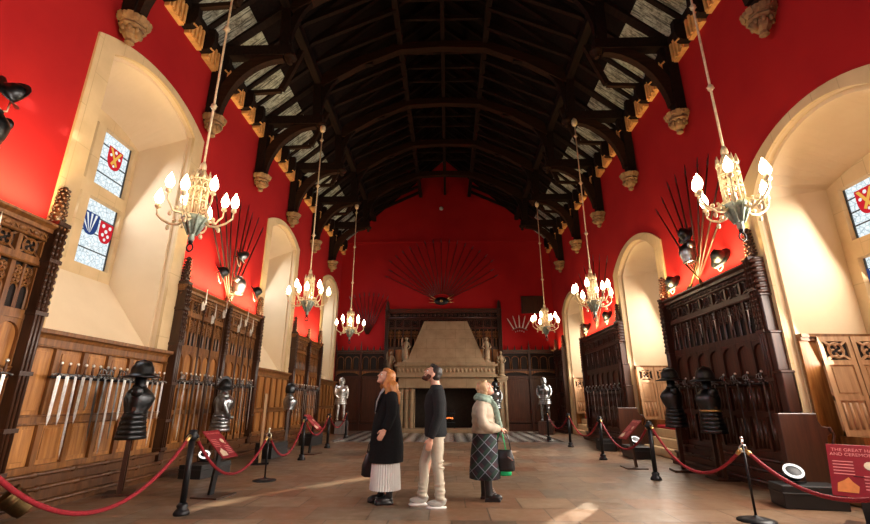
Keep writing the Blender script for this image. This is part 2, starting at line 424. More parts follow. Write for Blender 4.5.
def shields(par, x, yc, zc, s, k, w):
    def put(y, z, w_, h_, field, marks):
        poly = [(y + u, z + v) for u, v in shield_poly(w_, h_)]
        sh = MB().prism(poly, 'x', x, x + s*.006).build('heraldic_shield', M[field], par)
        for mt, ps in marks:
            mm = MB()
            for q in ps: mm.prism([(y + a*w_, z + b*h_) for a, b in q], 'x', x - s*.004, x + s*.001)
            mm.build('charge', M[mt], sh)
        return sh
    disc = lambda cx, cy, r: [(cx + r*cos(2*pi*i/10), cy + r*.85*sin(2*pi*i/10)) for i in range(10)]
    if k % 2 == 1:   # upper light: red shield with a gold saltire and figures
        put(yc, zc, .30*w/.66, .36*w/.66, 'g_red', [('g_gold', [[(-.42,.44),(-.26,.44),(.24,-.26),(.12,-.32)], [(.42,.44),(.26,.44),(-.24,-.26),(-.12,-.32)]]),
            ('g_white', [disc(0,.34,.09), disc(-.3,.12,.08), disc(.3,.12,.08), disc(0,-.32,.07)])])
    else:            # lower light: a pair of shields
        put(yc + .155*w/.66*s, zc + .02, .28*w/.66, .34*w/.66, 'g_blue', [('g_white', [[(-.1,.45),(.02,.45),(.02,-.42)], [(.2,.45),(.34,.45),(.06,-.38)], [(-.42,.42),(-.3,.42),(-.03,-.4)], [(-.46,.1),(-.44,-.05),(-.1,-.36)]])])
        put(yc - .155*w/.66*s, zc - .03, .27*w/.66, .33*w/.66, 'g_red', [('g_white', [disc(-.25,.3,.11), disc(.25,.3,.11), disc(0,.08,.11), disc(-.2,-.12,.1), disc(.2,-.12,.1), disc(0,-.32,.09)])])
for i, w in enumerate(LW):
    ya, yb = w[0], w[1]; c = (ya+yb)/2
    window(i+1, 'L', w, .92, 3.30, w[3]-.58, .22, (.55, .58), [(c-.86, c-.10), (c+.08, c+.86)], [(3.50, 4.72), (4.96, 6.06 - (6.66-w[3]))], .34)
for i, w in enumerate(RW):
    ya, yb = w[0], w[1]; c = (ya+yb)/2; dz = w[3]-4.62
    window(i+5, 'R', w, 1.25, 0, 4.66+dz, .22, (.30, .30), [(c-.50, c+.30), (c+.44, c+1.20)], [(2.36, 3.40+dz*.5), (3.68+dz*.5, 4.56+dz)], .36)

# right alcoves: boarded jamb with a ledge, stone step and a red seat cushion
def alcove(w, n):
    ya, yb = w[0], w[1]; root = empty('trim_%d' % n, kind='structure')
    jb = yb - .42; mb = MB()
    # slanted far jamb boards follow the reveal
    P = [(XR+.10, jb-.0), (XR+1.24, yb-.31)]
    def slab(z0, z1, t, mi=0, mbx=mb):
        (xa, y_a), (xb, y_b) = P
        mbx.add([(xa,y_a-t,z0),(xb,y_b-t,z0),(xb,y_b+.03,z0),(xa,y_a+.03,z0),(xa,y_a-t,z1),(xb,y_b-t,z1),(xb,y_b+.03,z1),(xa,y_a+.03,z1)],
                [(0,3,2,1),(4,5,6,7),(0,1,5,4),(1,2,6,5),(2,3,7,6),(3,0,4,7)])
    slab(.3, 2.12, .03); m2 = MB(); slab(2.12, 2.17, .07, mbx=m2); slab(2.17, 2.22, .10, mbx=m2); slab(.3,.45,.06,mbx=m2)
    mb.build('jamb_boarding', M['oak_panel'], root); m2.build('ledge', M['oak'], root)
    bb = MB(); bb.box(XR+1.19, XR+1.24, ya+.34, yb-.34, .3, 2.05); bb.build('back_boarding', M['oak_panel'], root)
    st = MB(); st.box(XR-.05, XR+1.24, ya+.40, yb-.40, 0, .2); st.box(XR+.12, XR+1.24, ya+.40, yb-.40, .2, .4); st.box(XR+.29, XR+1.24, ya+.40, yb-.40, .4, .6)
    bevel(st.build('stone_step', M['stone_trim'], root), .015)
    MB().box(XR+.32, XR+1.18, yb-.85, yb-.47, .6, .80).build('plinth_block', M['oak'], root)
for i, w in enumerate(RW[:3]): alcove(w, i+1)

# plinth rails running along the walls (stepped base)
def plinth(n, side, ya, yb, mat):
    mb = MB(); s = 1 if side == 'L' else -1; X = XL if side == 'L' else XR
    def step(d, z0, z1):
        a, b = sorted((X, X + s*d)); mb.box(a, b, ya, yb, z0, z1)
    step(.34, 0, .10); step(.24, .10, .25); step(.15, .25, .40)
    for d, z in ((.35, .085), (.25, .235), (.17, .385)):
        mb.tube([(X + s*d, ya, z), (X + s*d, yb, z)], .028, 8)
    k = ya + .4
    while k < yb - .2:
        for d, z in ((.255, .235), (.175, .385)): mb.ball((X + s*d, k, z), (.03,.05,.042), 8, 5)
        k += .62
    o = mb.build('trim_%d' % n, mat); return tag(o, kind='structure')
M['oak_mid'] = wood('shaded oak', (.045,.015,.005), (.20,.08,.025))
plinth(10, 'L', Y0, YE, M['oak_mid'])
for k, (a, b) in enumerate(((Y0, 3.9), (7.0, 10.6), (13.2, 17.2), (19.9, YE))): plinth(11+k, 'R', a, b, M['oak_red'])

# ------------------------------------------------------------------ roof
ceil = empty('ceiling', kind='structure')
def roofz(x):  # underside of the boards over x
    return H + .05 + (RID - H - .05) * (1 - abs(x - XC) / (XR - XC))
for s in (-1, 1):
    xe = XC + s*5.3; xm = XC + s*4.35
    q = MB().add([(xe, Y0, roofz(xe)), (xm, Y0, roofz(xm)), (xm, YE, roofz(xm)), (xe, YE, roofz(xe))], [(0,1,2,3)])
    q.build('eave_board', M['eave'], ceil)
    q = MB().add([(xm, Y0, roofz(xm)+.01), (XC, Y0, RID+.01), (XC, YE, RID+.01), (xm, YE, roofz(xm)+.01)], [(0,1,2,3)])
    q.build('roof_boarding', M['boards'], ceil)
SP = 2.66; TY = [19.05 - SP*i for i in range(8)]      # truss positions
def hw(s, d): return XC + s*d
# wall-head cornice: timber boards, warm light put into their colour, between black rafter feet
pitch = SP/4
for s, nm in ((-1, 20), (1, 21)):
    X = XC + s*5.22; tr = empty('trim_%d' % nm, kind='structure')
    mb = MB(); pl = MB(); ft = MB(); tip = MB()
    y = TY[-1] - pitch*3
    while y < YE:
        a, b = sorted((X, X - s*.10)); mb.box(a, b, y+.09, y+pitch-.09, 8.40, 8.88)
        for t in range(4):
            yy = y+.15+t*(pitch-.30)/3; a, b = sorted((X - s*.10, X - s*.14)); mb.box(a, b, yy-.03, yy+.03, 8.42, 8.87)
        poly = [(X, 8.46), (X - s*.20, 8.46), (X - s*.30, 8.52), (X - s*.34, 8.66), (X - s*.32, 8.98), (X, 9.0)]
        ft.prism(poly if s < 0 else poly[::-1], 'y', y-.07, y+.07)
        for t in range(3): tip.ball((X - s*(.27+.01*t), y-.04+.04*t, 8.49), .022, 6, 4)
        y += pitch
    a, b = sorted((X, X - s*.16)); pl.box(a, b, Y0, YE, 8.86, 9.02);
    mb.build('warm_lit_board', M['cornice_ochre'], tr); pl.build('wall_plate', M['timber'], tr)
    ft.build('rafter_foot', M['timber'], tr); tip.build('painted_tip', M['cornice_ochre'], tr)
# common rafters with their lower braces
rf = MB()
for s in (-1, 1):
    rf.bar((hw(s,5.25),0,9.02), (XC,0,RID-.10), .11, .16, (0,1,0))
    rf.bar((hw(s,4.55),0,9.62), (hw(s,3.6),0,10.42), .09, .10, (0,1,0))
    rf.bar((hw(s,3.6),0,10.50), (hw(s,1.25),0,11.62), .10, .13, (0,1,0))
rme = rf.mesh('rafter', M['timber']); rcol = MB().bar((hw(-1,1.25),0,11.95), (hw(1,1.25),0,11.95), .08, .12, (0,1,0)).mesh('rafter_collar', M['timber'])
ys = []; y = YE - .12
yy = TY[0] + pitch*3
while yy > Y0:
    if all(abs(yy - t) > .2 for t in TY): ys.append(yy)
    yy -= pitch
for y in ys:
    o = bpy.data.objects.new('rafter', rme); COL.objects.link(o); o.parent = ceil; o.location = (0, y, 0)
    if y < TY[0]:
        o2 = bpy.data.objects.new('rafter_collar', rcol); COL.objects.link(o2); o2.parent = o
# purlins
pu = MB(); pu.bar((hw(-1,1.28),Y0,11.66), (hw(-1,1.28),YE,11.66), .16, .22, (1,0,0)); pu.build('purlin', M['timber'], ceil)
pu = MB(); pu.bar((hw(1,1.28),Y0,11.66), (hw(1,1.28),YE,11.66), .16, .22, (1,0,0)); pu.build('purlin', M['timber'], ceil)
pu = MB(); pu.bar((XC,Y0,11.78), (XC,YE,11.78), .12, .2, (1,0,0)); pu.build('purlin', M['timber'], ceil)
for s in (-1, 1):
    pu = MB(); pu.bar((hw(s,3.68),Y0,10.34), (hw(s,3.68),YE,10.34), .20, .26, (1,0,0)); pu.build('purlin', M['timber'], ceil)
# mid-bay ashlar struts and short sole pieces
for y in [t - SP/2 for t in TY]:
    if y < 0: continue
    for s in (-1, 1):
        st = MB(); st.bar((hw(s,3.74),y,10.3), (hw(s,4.20),y,9.02), .13, .13, (0,1,0)); st.bar((hw(s,4.2),y,8.99), (hw(s,5.2),y,8.93), .10, .10, (0,1,0))
        st.build('ashlar_strut', M['timber_brown'], ceil)

# trusses
def arcpts(cx, cz, r, a0, a1, n=8): return [(cx + r*cos(radians(a0+(a1-a0)*i/n)), 0, cz + r*sin(radians(a0+(a1-a0)*i/n))) for i in range(n+1)]
def curved(mb, pts, w, d):
    # rectangular member swept along points in the xz plane
    rg = []
    for i, p in enumerate(pts):
        p = Vector(p); t = (Vector(pts[min(i+1,len(pts)-1)]) - Vector(pts[max(i-1,0)])).normalized(); nrm = Vector((-t.z,0,t.x))
        dd = d[i] if isinstance(d, list) else d
        rg.append([p + nrm*dd/2 + Vector((0,-w/2,0)), p + nrm*dd/2 + Vector((0,w/2,0)), p - nrm*dd/2 + Vector((0,w/2,0)), p - nrm*dd/2 + Vector((0,-w/2,0))])
    mb.rings(rg, True, False)
def truss(loc, label):
    r = empty('roof_truss', loc, 0, label, 'roof truss', 'hammerbeam trusses across the hall')
    c = MB(); pts = [(hw(-1,3.66),0,10.30),(hw(-1,2.5),0,10.98),(hw(-1,1.3),0,11.50),(XC,0,11.56),(hw(1,1.3),0,11.50),(hw(1,2.5),0,10.98),(hw(1,3.66),0,10.30)]
    curved(c, pts, .22, [.42,.30,.26,.22,.26,.30,.42]); c.build('collar_beam', M['timber_brown'], r)
    for s in (-1, 1):
        MB().bar((hw(s,5.22),0,8.98), (hw(s,3.45),0,8.98), .24, .26, (0,1,0)).build('hammer_beam', M['timber'], r)
        MB().bar((hw(s,3.64),0,9.0), (hw(s,3.70),0,10.45), .2, .22, (0,1,0)).build('hammer_post', M['timber'], r)
        MB().bar((hw(s,5.10),0,7.12), (hw(s,5.10),0,8.95), .24, .22, (0,1,0)).build('wall_post', M['timber'], r)
        b = MB(); cx = hw(s,3.75); P = []
        for i in range(11):
            a = i/10*pi/2; P.append((hw(s, 5.0 - 1.35*(1-cos(a))), 0, 7.35 + 1.5*sin(a)))
        curved(b, P, .16, [.16,.20,.24,.26,.26,.26,.25,.24,.22,.20,.18]); b.build('curved_brace', M['timber_brown'], r)
        b = MB(); P = []
        for i in range(9):
            a = i/8*pi/2; P.append((hw(s, 3.6 - 1.5*(1-cos(a))), 0, 9.25 + 1.75*sin(a)))
        curved(b, P, .13, .18); b.build('arch_brace', M['timber'], r)
        MB().bar((hw(s,5.22),0,9.12), (XC,0,RID-.14), .2, .26, (0,1,0)).build('principal_rafter', M['timber'], r)
        k = MB(); k.lathe([(.02,-.20),(.07,-.15),(.05,-.08),(.13,-.04),(.15,.02),(.11,.07)], 10, (hw(s,3.5),0,8.84)); k.build('carved_pendant', M['timber_brown'], r)
    MB().bar((XC,0,11.6),(XC,0,RID-.2), .16, .16, (0,1,0)).build('king_post', M['timber'], r)
    return r
near = {0:'first',1:'second',2:'third',3:'fourth',4:'fifth',5:'sixth',6:'seventh'}
t0 = truss((0, TY[0], 0), 'dark hammerbeam roof truss nearest the end wall')
for i, y in enumerate(TY[1:7], 1):
    copy_tree(t0, (0, y, 0), label='dark hammerbeam roof truss, %s counted from the end wall' % near[i])
# carved corbels
def corbel_mb(k=0):
    mb = MB()
    mb.lathe([(.02,-.30),(.06,-.27),(.05,-.22),(.10,-.17),(.12,-.10),(.10,-.06)], 8, smooth=False)
    mb.lathe([(.14,-.07),(.17,-.04),(.15,.0),(.20,.04),(.21,.09),(.17,.10)], 8, smooth=False)
    mb.ball((0,.10,-.13), (.055,.07,.075), 8, 6); mb.ball((0,.165,-.14), (.016,.022,.022), 6, 4)
    for a in range(8):
        t = 2*pi*(a+.5)/8; mb.prism([(-.035,0),(.035,0),(0,.10)], 'y', -.01, .01) if False else mb.bar((.155*cos(t),.155*sin(t),.01),(.20*cos(t),.20*sin(t),.10), .07, .03)
        mb.ball((.12*cos(t),.12*sin(t),-.09), (.030,.030,.05), 6, 4)
    return mb
cb = None
for i, y in enumerate(TY[:7]):
    for s, sd in ((-1, 'left'), (1, 'right')):
        lab = 'carved stone corbel, %s wall, under the %s truss from the end wall' % (sd, near[i])
        loc = (XC + s*5.04, y, 7.12 if s < 0 else 7.02); rz = -pi/2 if s < 0 else pi/2
        if cb is None:
            cb = corbel_mb().build('stone_corbel', M['corbel'], None, loc, rz); tag(cb, lab, 'corbel', 'carved corbels under the roof trusses'); cb.scale = (1.2,1.2,1.2)
        else: copy_tree(cb, loc, (0,0,rz), lab)

# ------------------------------------------------------------------ carved panelling
def tracery_square(mb, cx, cz, w, h, y, r=.011):
    # swirling square tracery: ring, inner lobes and corner pieces
    R = min(w, h)*.40
    def ring(x, z, rr, n=12, a0=0, a1=360):
        full = abs(a1-a0) >= 360; k = n if full else n+1
        mb.tube([(x + rr*cos(radians(a0+(a1-a0)*i/n)), y, z + rr*sin(radians(a0+(a1-a0)*i/n))) for i in range(k)], r, 4, full, smooth=False)
    ring(cx, cz, R)
    for q in range(4):
        a = radians(45 + 90*q); ring(cx + R*.5*cos(a), cz + R*.5*sin(a), R*.46, 7, 90*q-70, 90*q+190)
    for sx in (-1,1):
        for sz in (-1,1): mb.bar((cx+sx*w*.5, y, cz+sz*h*.5), (cx+sx*R*.68, y, cz+sz*R*.68), r*2, r*2)
def tracery_tall(mb, cx, z0, z1, w, y, r=.011):
    # pair of cusped lancets under stacked circles
    n = 2
    for i in (-1, 1):
        x = cx + i*w*.25
        pts = [(x-w*.2, y, z0)] + [(x - w*.2*cos(pi*k/8), y, z0 + (z1-z0)*.38 + w*.28*sin(pi*k/8)) for k in range(9)] + [(x+w*.2, y, z0)]
        mb.tube(pts, r, 4, smooth=False)
        for zz in (.62, .82):
            zc = z0 + (z1-z0)*zz
            mb.tube([(x + w*.19*cos(2*pi*k/8), y, zc + w*.19*sin(2*pi*k/8)) for k in range(8)], r, 4, True, smooth=False)
            mb.bar((x-w*.13, y, zc-w*.13), (x+w*.13, y, zc+w*.13), r*1.6, r*1.6)
            mb.bar((x+w*.13, y, zc-w*.13), (x-w*.13, y, zc+w*.13), r*1.6, r*1.6)
    mb.bar((cx, y, z0), (cx, y, z1), r*2, r*2, (0,1,0))
def pinnacle(parent, x, z0, z1, wd, mats, y=.12):
    # buttressed post with crocketed finial
    p = MB(); p.box(x-wd/2, x+wd/2, 0, y+wd*.5, .0, z0)
    for k in range(3): p.tube([(x + (k-1)*wd*.36, y+wd*.52, .4), (x + (k-1)*wd*.36, y+wd*.52, z0)], wd*.14, 6)
    for z in (.42, .9, 1.55, 2.28, 2.96, z0-.03): p.box(x-wd*.62, x+wd*.62, 0, y+wd*.72, z, z+.05)
    for k in range(int((z0-2.35)/.09)):
        for q in (-1, 0, 1): p.ball((x+q*wd*.42, y+wd*.60, 2.36+k*.09), (.024,.024,.034), 6, 4)
    o = p.build('post', M[mats[0]], parent)
    f = MB(); h = z1 - z0; f.lathe([(wd*.42, z0), (wd*.44, z0+h*.2), (wd*.36, z0+h*.5), (wd*.22, z1-.05), (wd*.05, z1)], 8, (x, y*.8, 0))
    k = 0; z = z0 + .03
    while z < z1 - .02:
        rr = wd*.55*(1 - .45*(z-z0)/h)
        for q in range(6): a = q*pi/3 + (k % 2)*pi/6; f.ball((x + rr*cos(a), y*.8 + rr*sin(a), z), (.026,.026,.022), 6, 4)
        z += .058; k += 1
    f.ball((x, y*.8, z1), (.04,.04,.035), 8, 5)
    f.build('finial', M[mats[0]], o)
def big_panelling(name, label, loc, rz, L, sections, mats, top=3.46, group=None):
    """sections: list of panel counts between the posts; mats: frame, panel, tracery"""
    r = empty(name, loc, rz, label, 'wall panelling', group)
    y0, y1 = .03, .09
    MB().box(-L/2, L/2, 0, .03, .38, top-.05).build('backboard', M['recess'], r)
    fr = MB(); x = -L/2; pw = .13; secw = (L - pw*(len(sections)+1)) / len(sections)
    xs = [-L/2 + pw/2 + i*(secw+pw) for i in range(len(sections)+1)]
    levels = [(.40, .50), (1.02, 1.10), (1.50, 1.64), (2.22, 2.33), (2.90, 3.00), (3.24, top-.12)]
    for a, b in levels: fr.box(-L/2, L/2, y0, y1, a, b)
    for z in (1.64, 2.90, 3.24): fr.tube([(-L/2, y1, z), (L/2, y1, z)], .018, 6)
    for si, cnt in enumerate(sections):
        xa = xs[si] + pw/2; w = secw / cnt
        for i in range(cnt + 1):
            xx = xa + i*w; fr.box(xx-.028, xx+.028, y0, y1-.006, .40, 3.3)
        for i in range(cnt):
            cx = xa + (i+.5)*w; iw = w - .056
            # lower linenfold and middle arched boards
            p = MB()
            for a, b in ((.50,1.02),(1.10,1.50),(1.64,2.22)):
                p.box(cx-iw/2, cx+iw/2, y0, y0+.012, a, b)
            for a, b in ((.54,.98),(1.13,1.48)):
                for t in (-.28, 0, .28): p.tube([(cx+t*iw, y0+.012, a), (cx+t*iw, y0+.012, b)], iw*.10, 6)
            p.build('board_panel', M[mats[1]], r)
            a_ = MB(); pts = []   # arched head over the middle board
            poly = [(cx-iw/2, 2.22)] + [(cx - iw/2*cos(pi*k/8), 2.02 + .15*sin(pi*k/8)) for k in range(9)] + [(cx+iw/2, 2.22)]
            a_.prism(poly, 'y', y0+.012, y1-.01); a_.build('arch_head', M[mats[0]], r)
            t = MB(); t.box(cx-iw/2+.0, cx+iw/2, y0, y0+.005, 2.33, 2.90, 1); tracery_tall(t, cx, 2.34, 2.89, iw, y0+.03, .013 if iw > .25 else .010)
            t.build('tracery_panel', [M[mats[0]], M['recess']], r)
            t = MB(); tracery_square(t, cx, 3.12, iw, .24, y0+.03, .012); t.build('frieze_panel', M[mats[0]], r)
    fr.build('frame', M[mats[0]], r)
    c = MB(); c.box(-L/2-.02, L/2+.02, 0, .16, top-.12, top-.07); c.box(-L/2-.04, L/2+.04, 0, .21, top-.03, top)
    c.prism([(0, top-.07), (.16, top-.07), (.21, top-.03), (0, top-.03)], 'x', -L/2-.03, L/2+.03)
    c.box(-L/2, L/2, 0, .10, 3.24, top-.12)
    k = -L/2 + .1
    while k < L/2 - .05:
        c.ball((k, .105, (3.24+top-.12)/2), (.055,.02,.032), 8, 4); c.tube([(k+.06,.11,3.27), (k+.11,.115,3.31), (k+.15,.11,3.27)], .011, 5); k += .2
    c.build('cornice', M[mats[0]], r)
    return r, xs
def wainscot(name, label, loc, rz, L, n, mats, group=None, top=2.12):
    r = empty(name, loc, rz, label, 'wall panelling', group)
    MB().box(-L/2, L/2, 0, .02, .38, top).build('backboard', M[mats[1]], r)
    fr = MB(); w = L/n
    for a, b in ((.40,.48), (.98,1.08), (1.94, 2.04)): fr.box(-L/2, L/2, .02, .07, a, b)
    for i in range(n+1): x = -L/2+i*w; fr.box(max(x-.04, -L/2), min(x+.04, L/2), .02, .068, .40, 2.0)
    for z in (.98, 1.08, 1.94): fr.tube([(-L/2, .072, z), (L/2, .072, z)], .014, 6)
    fr.build('frame', M[mats[0]], r)
    for i in range(n):
        cx = -L/2+(i+.5)*w
        p = MB()
        for a, b in ((.48,.98),(1.08,1.94)):
            p.box(cx-w/2+.04, cx+w/2-.04, .018, .026, a, b); p.box(cx-w/2+.10, cx+w/2-.10, .026, .040, a+.06, b-.06)
        bevel(p.build('board_panel', M[mats[1]], r), .008)
    c = MB(); c.prism([(0,2.04),(.08,2.04),(.10,2.08),(.16,2.10),(.16,2.15),(0,2.15)], 'x', -L/2, L/2); c.build('cornice', M[mats[0]], r)
    return r
LZ, RZ, EZ = -pi/2, pi/2, pi
oakL = ('oak', 'oak_panel'); oakR = ('oak_red', 'oak_red_panel'); oakE = ('oak_red', 'oak_red_panel')  # right wall is the left wall's oak, its shade put into the colour
# left wall big units
def unit(side, ya, yb, sections, mats, label, group):
    L = yb - ya; c = (ya+yb)/2
    X = (XL+.01) if side == 'L' else (XR-.01)
    r, xs = big_panelling('carved_panelling', label, (X, c, 0), LZ if side == 'L' else RZ, L, sections, mats, group=group)
    for k, x in enumerate(xs):
        end = k in (0, len(xs)-1)
        pinnacle(r, x, 3.5 if end else 3.46, 4.02 if end else 3.86, .15 if end else .12, ('oak_dark' if side=='L' else 'oak_red',))
    return r
unit('L', 1.72, 5.48, (5, 5), oakL, 'tall carved oak panelling at the left edge, nearest on the left wall', 'carved panelling between the left windows')
unit('L', 8.42, 12.22, (5, 5), oakL, 'tall carved oak panelling between the first and second left windows, lit golden', 'carved panelling between the left windows')
unit('L', 15.10, 18.40, (4, 4), oakL, 'tall carved oak panelling between the second and third left windows', 'carved panelling between the left windows')
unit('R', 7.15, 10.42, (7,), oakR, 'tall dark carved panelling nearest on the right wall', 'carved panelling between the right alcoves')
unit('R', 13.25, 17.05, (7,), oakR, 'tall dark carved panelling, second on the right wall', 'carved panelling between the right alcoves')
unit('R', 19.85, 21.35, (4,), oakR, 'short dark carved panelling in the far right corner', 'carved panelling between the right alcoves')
for ya, yb, n, lb in ((5.50, 8.40, 6, 'golden oak wainscot below the first left window'), (12.24, 15.08, 6, 'oak wainscot below the second left window'), (18.42, 21.5, 6, 'oak wainscot below the third left window')):
    wainscot('oak_wainscot', lb, (XL+.01, (ya+yb)/2, 0), LZ, yb-ya, n, oakL, 'wainscot below the left windows')
# stepped buttress ends on the window side of the right units
for ya, lab in ((7.0, 'nearest'), (13.1, 'second')):
    mb = MB(); X = XR
    for z0, z1, e in ((0,1.1,.16),(1.1,1.7,.11),(1.7,2.3,.07),(2.3,2.9,.03)):
        mb.box(X-.20, X-.003, ya-e+.10, ya+.14, z0, z1); mb.box(X-.22, X-.003, ya-e+.08, ya+.14, z1-.04, z1)
    z = 2.92
    while z < 3.45: mb.tube([(X-.24, ya+.07, z), (X-.04, ya+.07, z+.02)], .035, 6); z += .085
    mb.box(X-.18, X-.003, ya+.06, ya+.14, 2.9, 3.5)
    tag(bevel(mb.build('buttress', M['oak_red']), .01), 'stepped dark buttress with coiled top beside the %s right panelling' % lab, 'buttress')
    # scrolled bench end
    P = [(0,0),(.95,0),(.95,.48),(.80,.52),(.66,.60),(.58,.70),(.60,.80),(.68,.86),(.66,.92),(.56,.93),(.52,1.0),(.52,1.10),(0,1.10)]
    b = MB(); b.prism([(XR-.62+u, z) for u, z in P], 'y', ya-.36, ya-.26)
    b.tube([(XR+.0, ya-.37, .66), (XR+.06, ya-.37, .82), (XR+.02, ya-.37, .92)], .02, 6)
    tag(bevel(b.build('bench_end', M['oak_red']), .008), 'scroll-cut dark oak bench end beside the %s right panelling' % lab, 'bench')
# red cushions on the alcove steps
for w, lab in ((RW[0], 'nearest'), (RW[1], 'second'), (RW[2], 'third')):
    ya, yb = w[0]+.5, w[1]-.78
    c = MB().box(-.20,.20,-(yb-ya)/2,(yb-ya)/2,0,.08).build('long_cushion', M['red_cloth'], None, (XR+.52, (ya+yb)/2, .601)); bevel(c, .03, 2)
    tag(c, 'long red cushion on the stone steps of the %s right alcove' % lab, 'cushion', 'red cushions on the alcove steps')

# leaning carved shutters in the right alcoves
def shutter_leaf(mb_f, mb_t, x0, w, h):
    mb_f.box(x0, x0+.06, 0, .04, 0, h); mb_f.box(x0+w-.06, x0+w, 0, .04, 0, h)
    for z in (0, h*.34, h*.70, h-.07): mb_f.box(x0, x0+w, 0, .038, z, z+.07)
    mb_f.box(x0+.05, x0+w-.05, .005, .018, 0, h*.72)
    mb_f.box(x0+.10, x0+w-.10, .018, .028, h*.42, h*.68)
    for k in range(4):
        x = x0+.10+(w-.2)*k/3; mb_f.tube([(x,.022,.09),(x,.022,h*.32)], .022, 6)
    mb_t.box(x0+.05, x0+w-.05, .004, .008, h*.72, h-.05, 1)
    tracery_square(mb_t, x0+w/2, h*.86-.01, w-.14, h*.2, .026, .016)
def shutter(loc, rz, w, h, n, label):
    r = empty('carved_shutter', loc, rz, label, 'shutter', 'pale carved shutters leaning in the right alcoves')
    for i in range(n):
        f = MB(); t = MB(); shutter_leaf(f, t, i*(w+.015), w, h)
        l = f.build('leaf', M['oak_pale'], r); t.build('tracery', [M['oak_pale'], M['recess']], l)
    return r
for ya_b, lab, xo in ((7.35, 'nearest', 1.16), (13.5, 'second', 1.00), (20.0, 'third', 1.00)):
    q = shutter((XR+xo, ya_b-.68, .80), 0, .46, 1.36, 2, 'pale carved double shutter leaning in the %s right alcove' % lab)
    q.rotation_euler = (radians(4), 0, pi)

# ------------------------------------------------------------------ fireplace end
def fireplace():
    Y = YE; r = empty('stone_fireplace', (-.08, Y, 0), pi, 'great carved stone fireplace with sloping hood on the end wall', 'fireplace')
    h = MB(); lo = (1.78, .95, 2.95); hi = (1.02, .30, 4.92)
    h.add([(-lo[0],0,lo[2]),(lo[0],0,lo[2]),(lo[0],lo[1],lo[2]),(-lo[0],lo[1],lo[2]),(-hi[0],0,hi[2]),(hi[0],0,hi[2]),(hi[0],hi[1],hi[2]),(-hi[0],hi[1],hi[2])],
          [(0,3,2,1),(4,5,6,7),(0,1,5,4),(1,2,6,5),(2,3,7,6),(3,0,4,7)]); h.build('hood', M['fire_stone'], r)
    m = MB(); W = 2.35
    for z0, z1, d, w in ((2.86,2.95,1.02,2.20),(2.76,2.86,1.10,2.30),(2.42,2.76,1.0,2.2),(2.30,2.42,1.08,2.28),(1.92,2.30,.92,2.12),(1.84,1.92,.98,2.18)):
        m.box(-w, w, 0, d, z0, z1)
    k = -2.1
    while k < 2.15: m.ball((k, 1.005, 2.59), (.06,.03,.09), 8, 5); m.box(k-.03,k+.03,1.02,1.13,2.78,2.84); k += .175
    bevel(m.build('mantel', M['fire_stone'], r), .012)
    for s in (-1, 1):
        j = MB(); j.box(min(s*1.42,s*2.1), max(s*1.42,s*2.1), 0, .55, 0, 1.84); j.build('jamb', M['fire_stone'], r)
        for x in (1.55, 1.78, 2.0):
            c = MB(); c.lathe([(.13,.0),(.13,.12),(.10,.16),(.085,.22),(.082,1.5),(.10,1.56),(.085,1.6),(.14,1.72),(.15,1.84)], 10, (s*x, .72, 0)); c.build('column', M['fire_stone'], r)
    MB().box(-1.42,1.42,.0,.04,0,1.84).build('fireback', M['fire_dark'], r)
    hh = MB(); hh.box(-2.25, 2.25, 0, 1.5, 0, .14); bevel(hh.build('hearth', M['fire_stone'], r), .02)
    return r
fireplace()
g = empty('fire_basket', (-.15, YE-.42, .14), 0, 'black iron fire basket with glowing embers in the fireplace', 'fire basket')
g.scale = (1,1,1.9)
b = MB()
for i in range(9): x = -.42+i*.105; b.tube([(x,-.2,.10),(x,-.2,.34),(x,-.17,.40)], .012, 5)
for z in (.12,.33): b.tube([(-.45,-.2,z),(.45,-.2,z),(.45,.2,z),(-.45,.2,z)], .014, 5, True)
for x in (-.43,.43):
    for y in (-.18,.18): b.bar((x,y,0),(x,y,.14),.03,.03)
b.build('grate', M['iron'], g)
c = MB()
for i in range(7): c.tube([(-.35+.1*i, -.12+.03*(i%3), .17), (-.30+.1*i, .12, .20+.02*(i%2))], .045, 7)
c.build('log', M['fire_dark'], g)
c = MB()
for i in range(10): c.ball((-.34+.075*i, -.05+.05*sin(i*2), .22), (.035,.03,.02), 6, 4)
c.build('ember', M['ember'], g)
# statues on the mantel corners
def statue(label, x, y, z, h, lean, rz=0, scale=1):
    mb = MB()
    mb.lathe([(.16,0),(.17,.05),(.13,.08),(.14,.12)], 8)
    rg = []
    for z_, w, d, ox in ((.12,.13,.11,0),(.30,.12,.10,.01),(.52,.11,.09,.03),(.66,.085,.075,.03),(.82,.12,.08,.0),(.92,.10,.06,-.01),(.97,.045,.045,-.01)):
        rg.append([(ox*lean + w*cos(2*pi*k/12)*(1+.12*sin(3*k)), d*sin(2*pi*k/12), z_) for k in range(12)])
    mb.rings(rg); mb.ball((-.01*lean,.01,1.05), (.062,.068,.085), 10, 8); mb.ball((-.01*lean,-.01,1.09), (.075,.075,.06), 8, 6)
    mb.tube([(-.11,0,.88),(-.19*1,.05,.70),(-.10,.13,.60)], [.04,.035,.025], 7)
    mb.tube([(.11,0,.88),(.20,.03,.78),(.19,.08,.98),(.16,.08,1.12)] if lean > 0 else [(.11,0,.88),(.19,.04,.68),(.10,.13,.62)], [.04,.035,.03,.022][:4 if lean > 0 else 3], 7)
    mb.tube([(.16,.09,.1),(.17,.09,1.1)], .014, 5)
    o = mb.build('stone_statue', M['statue'], None, (x,y,z), rz); o.scale = (scale,)*3
    return tag(o, label, 'statue', 'carved figures on the chimneypiece')
statue('carved stone figure standing at the left end of the mantel, beside the hood', -1.90, YE-.80, 2.95, 1, 1, pi, 1.0)
statue('carved stone figure standing at the right end of the mantel, beside the hood', 1.78, YE-.80, 2.95, 1, -1, pi, 1.0)
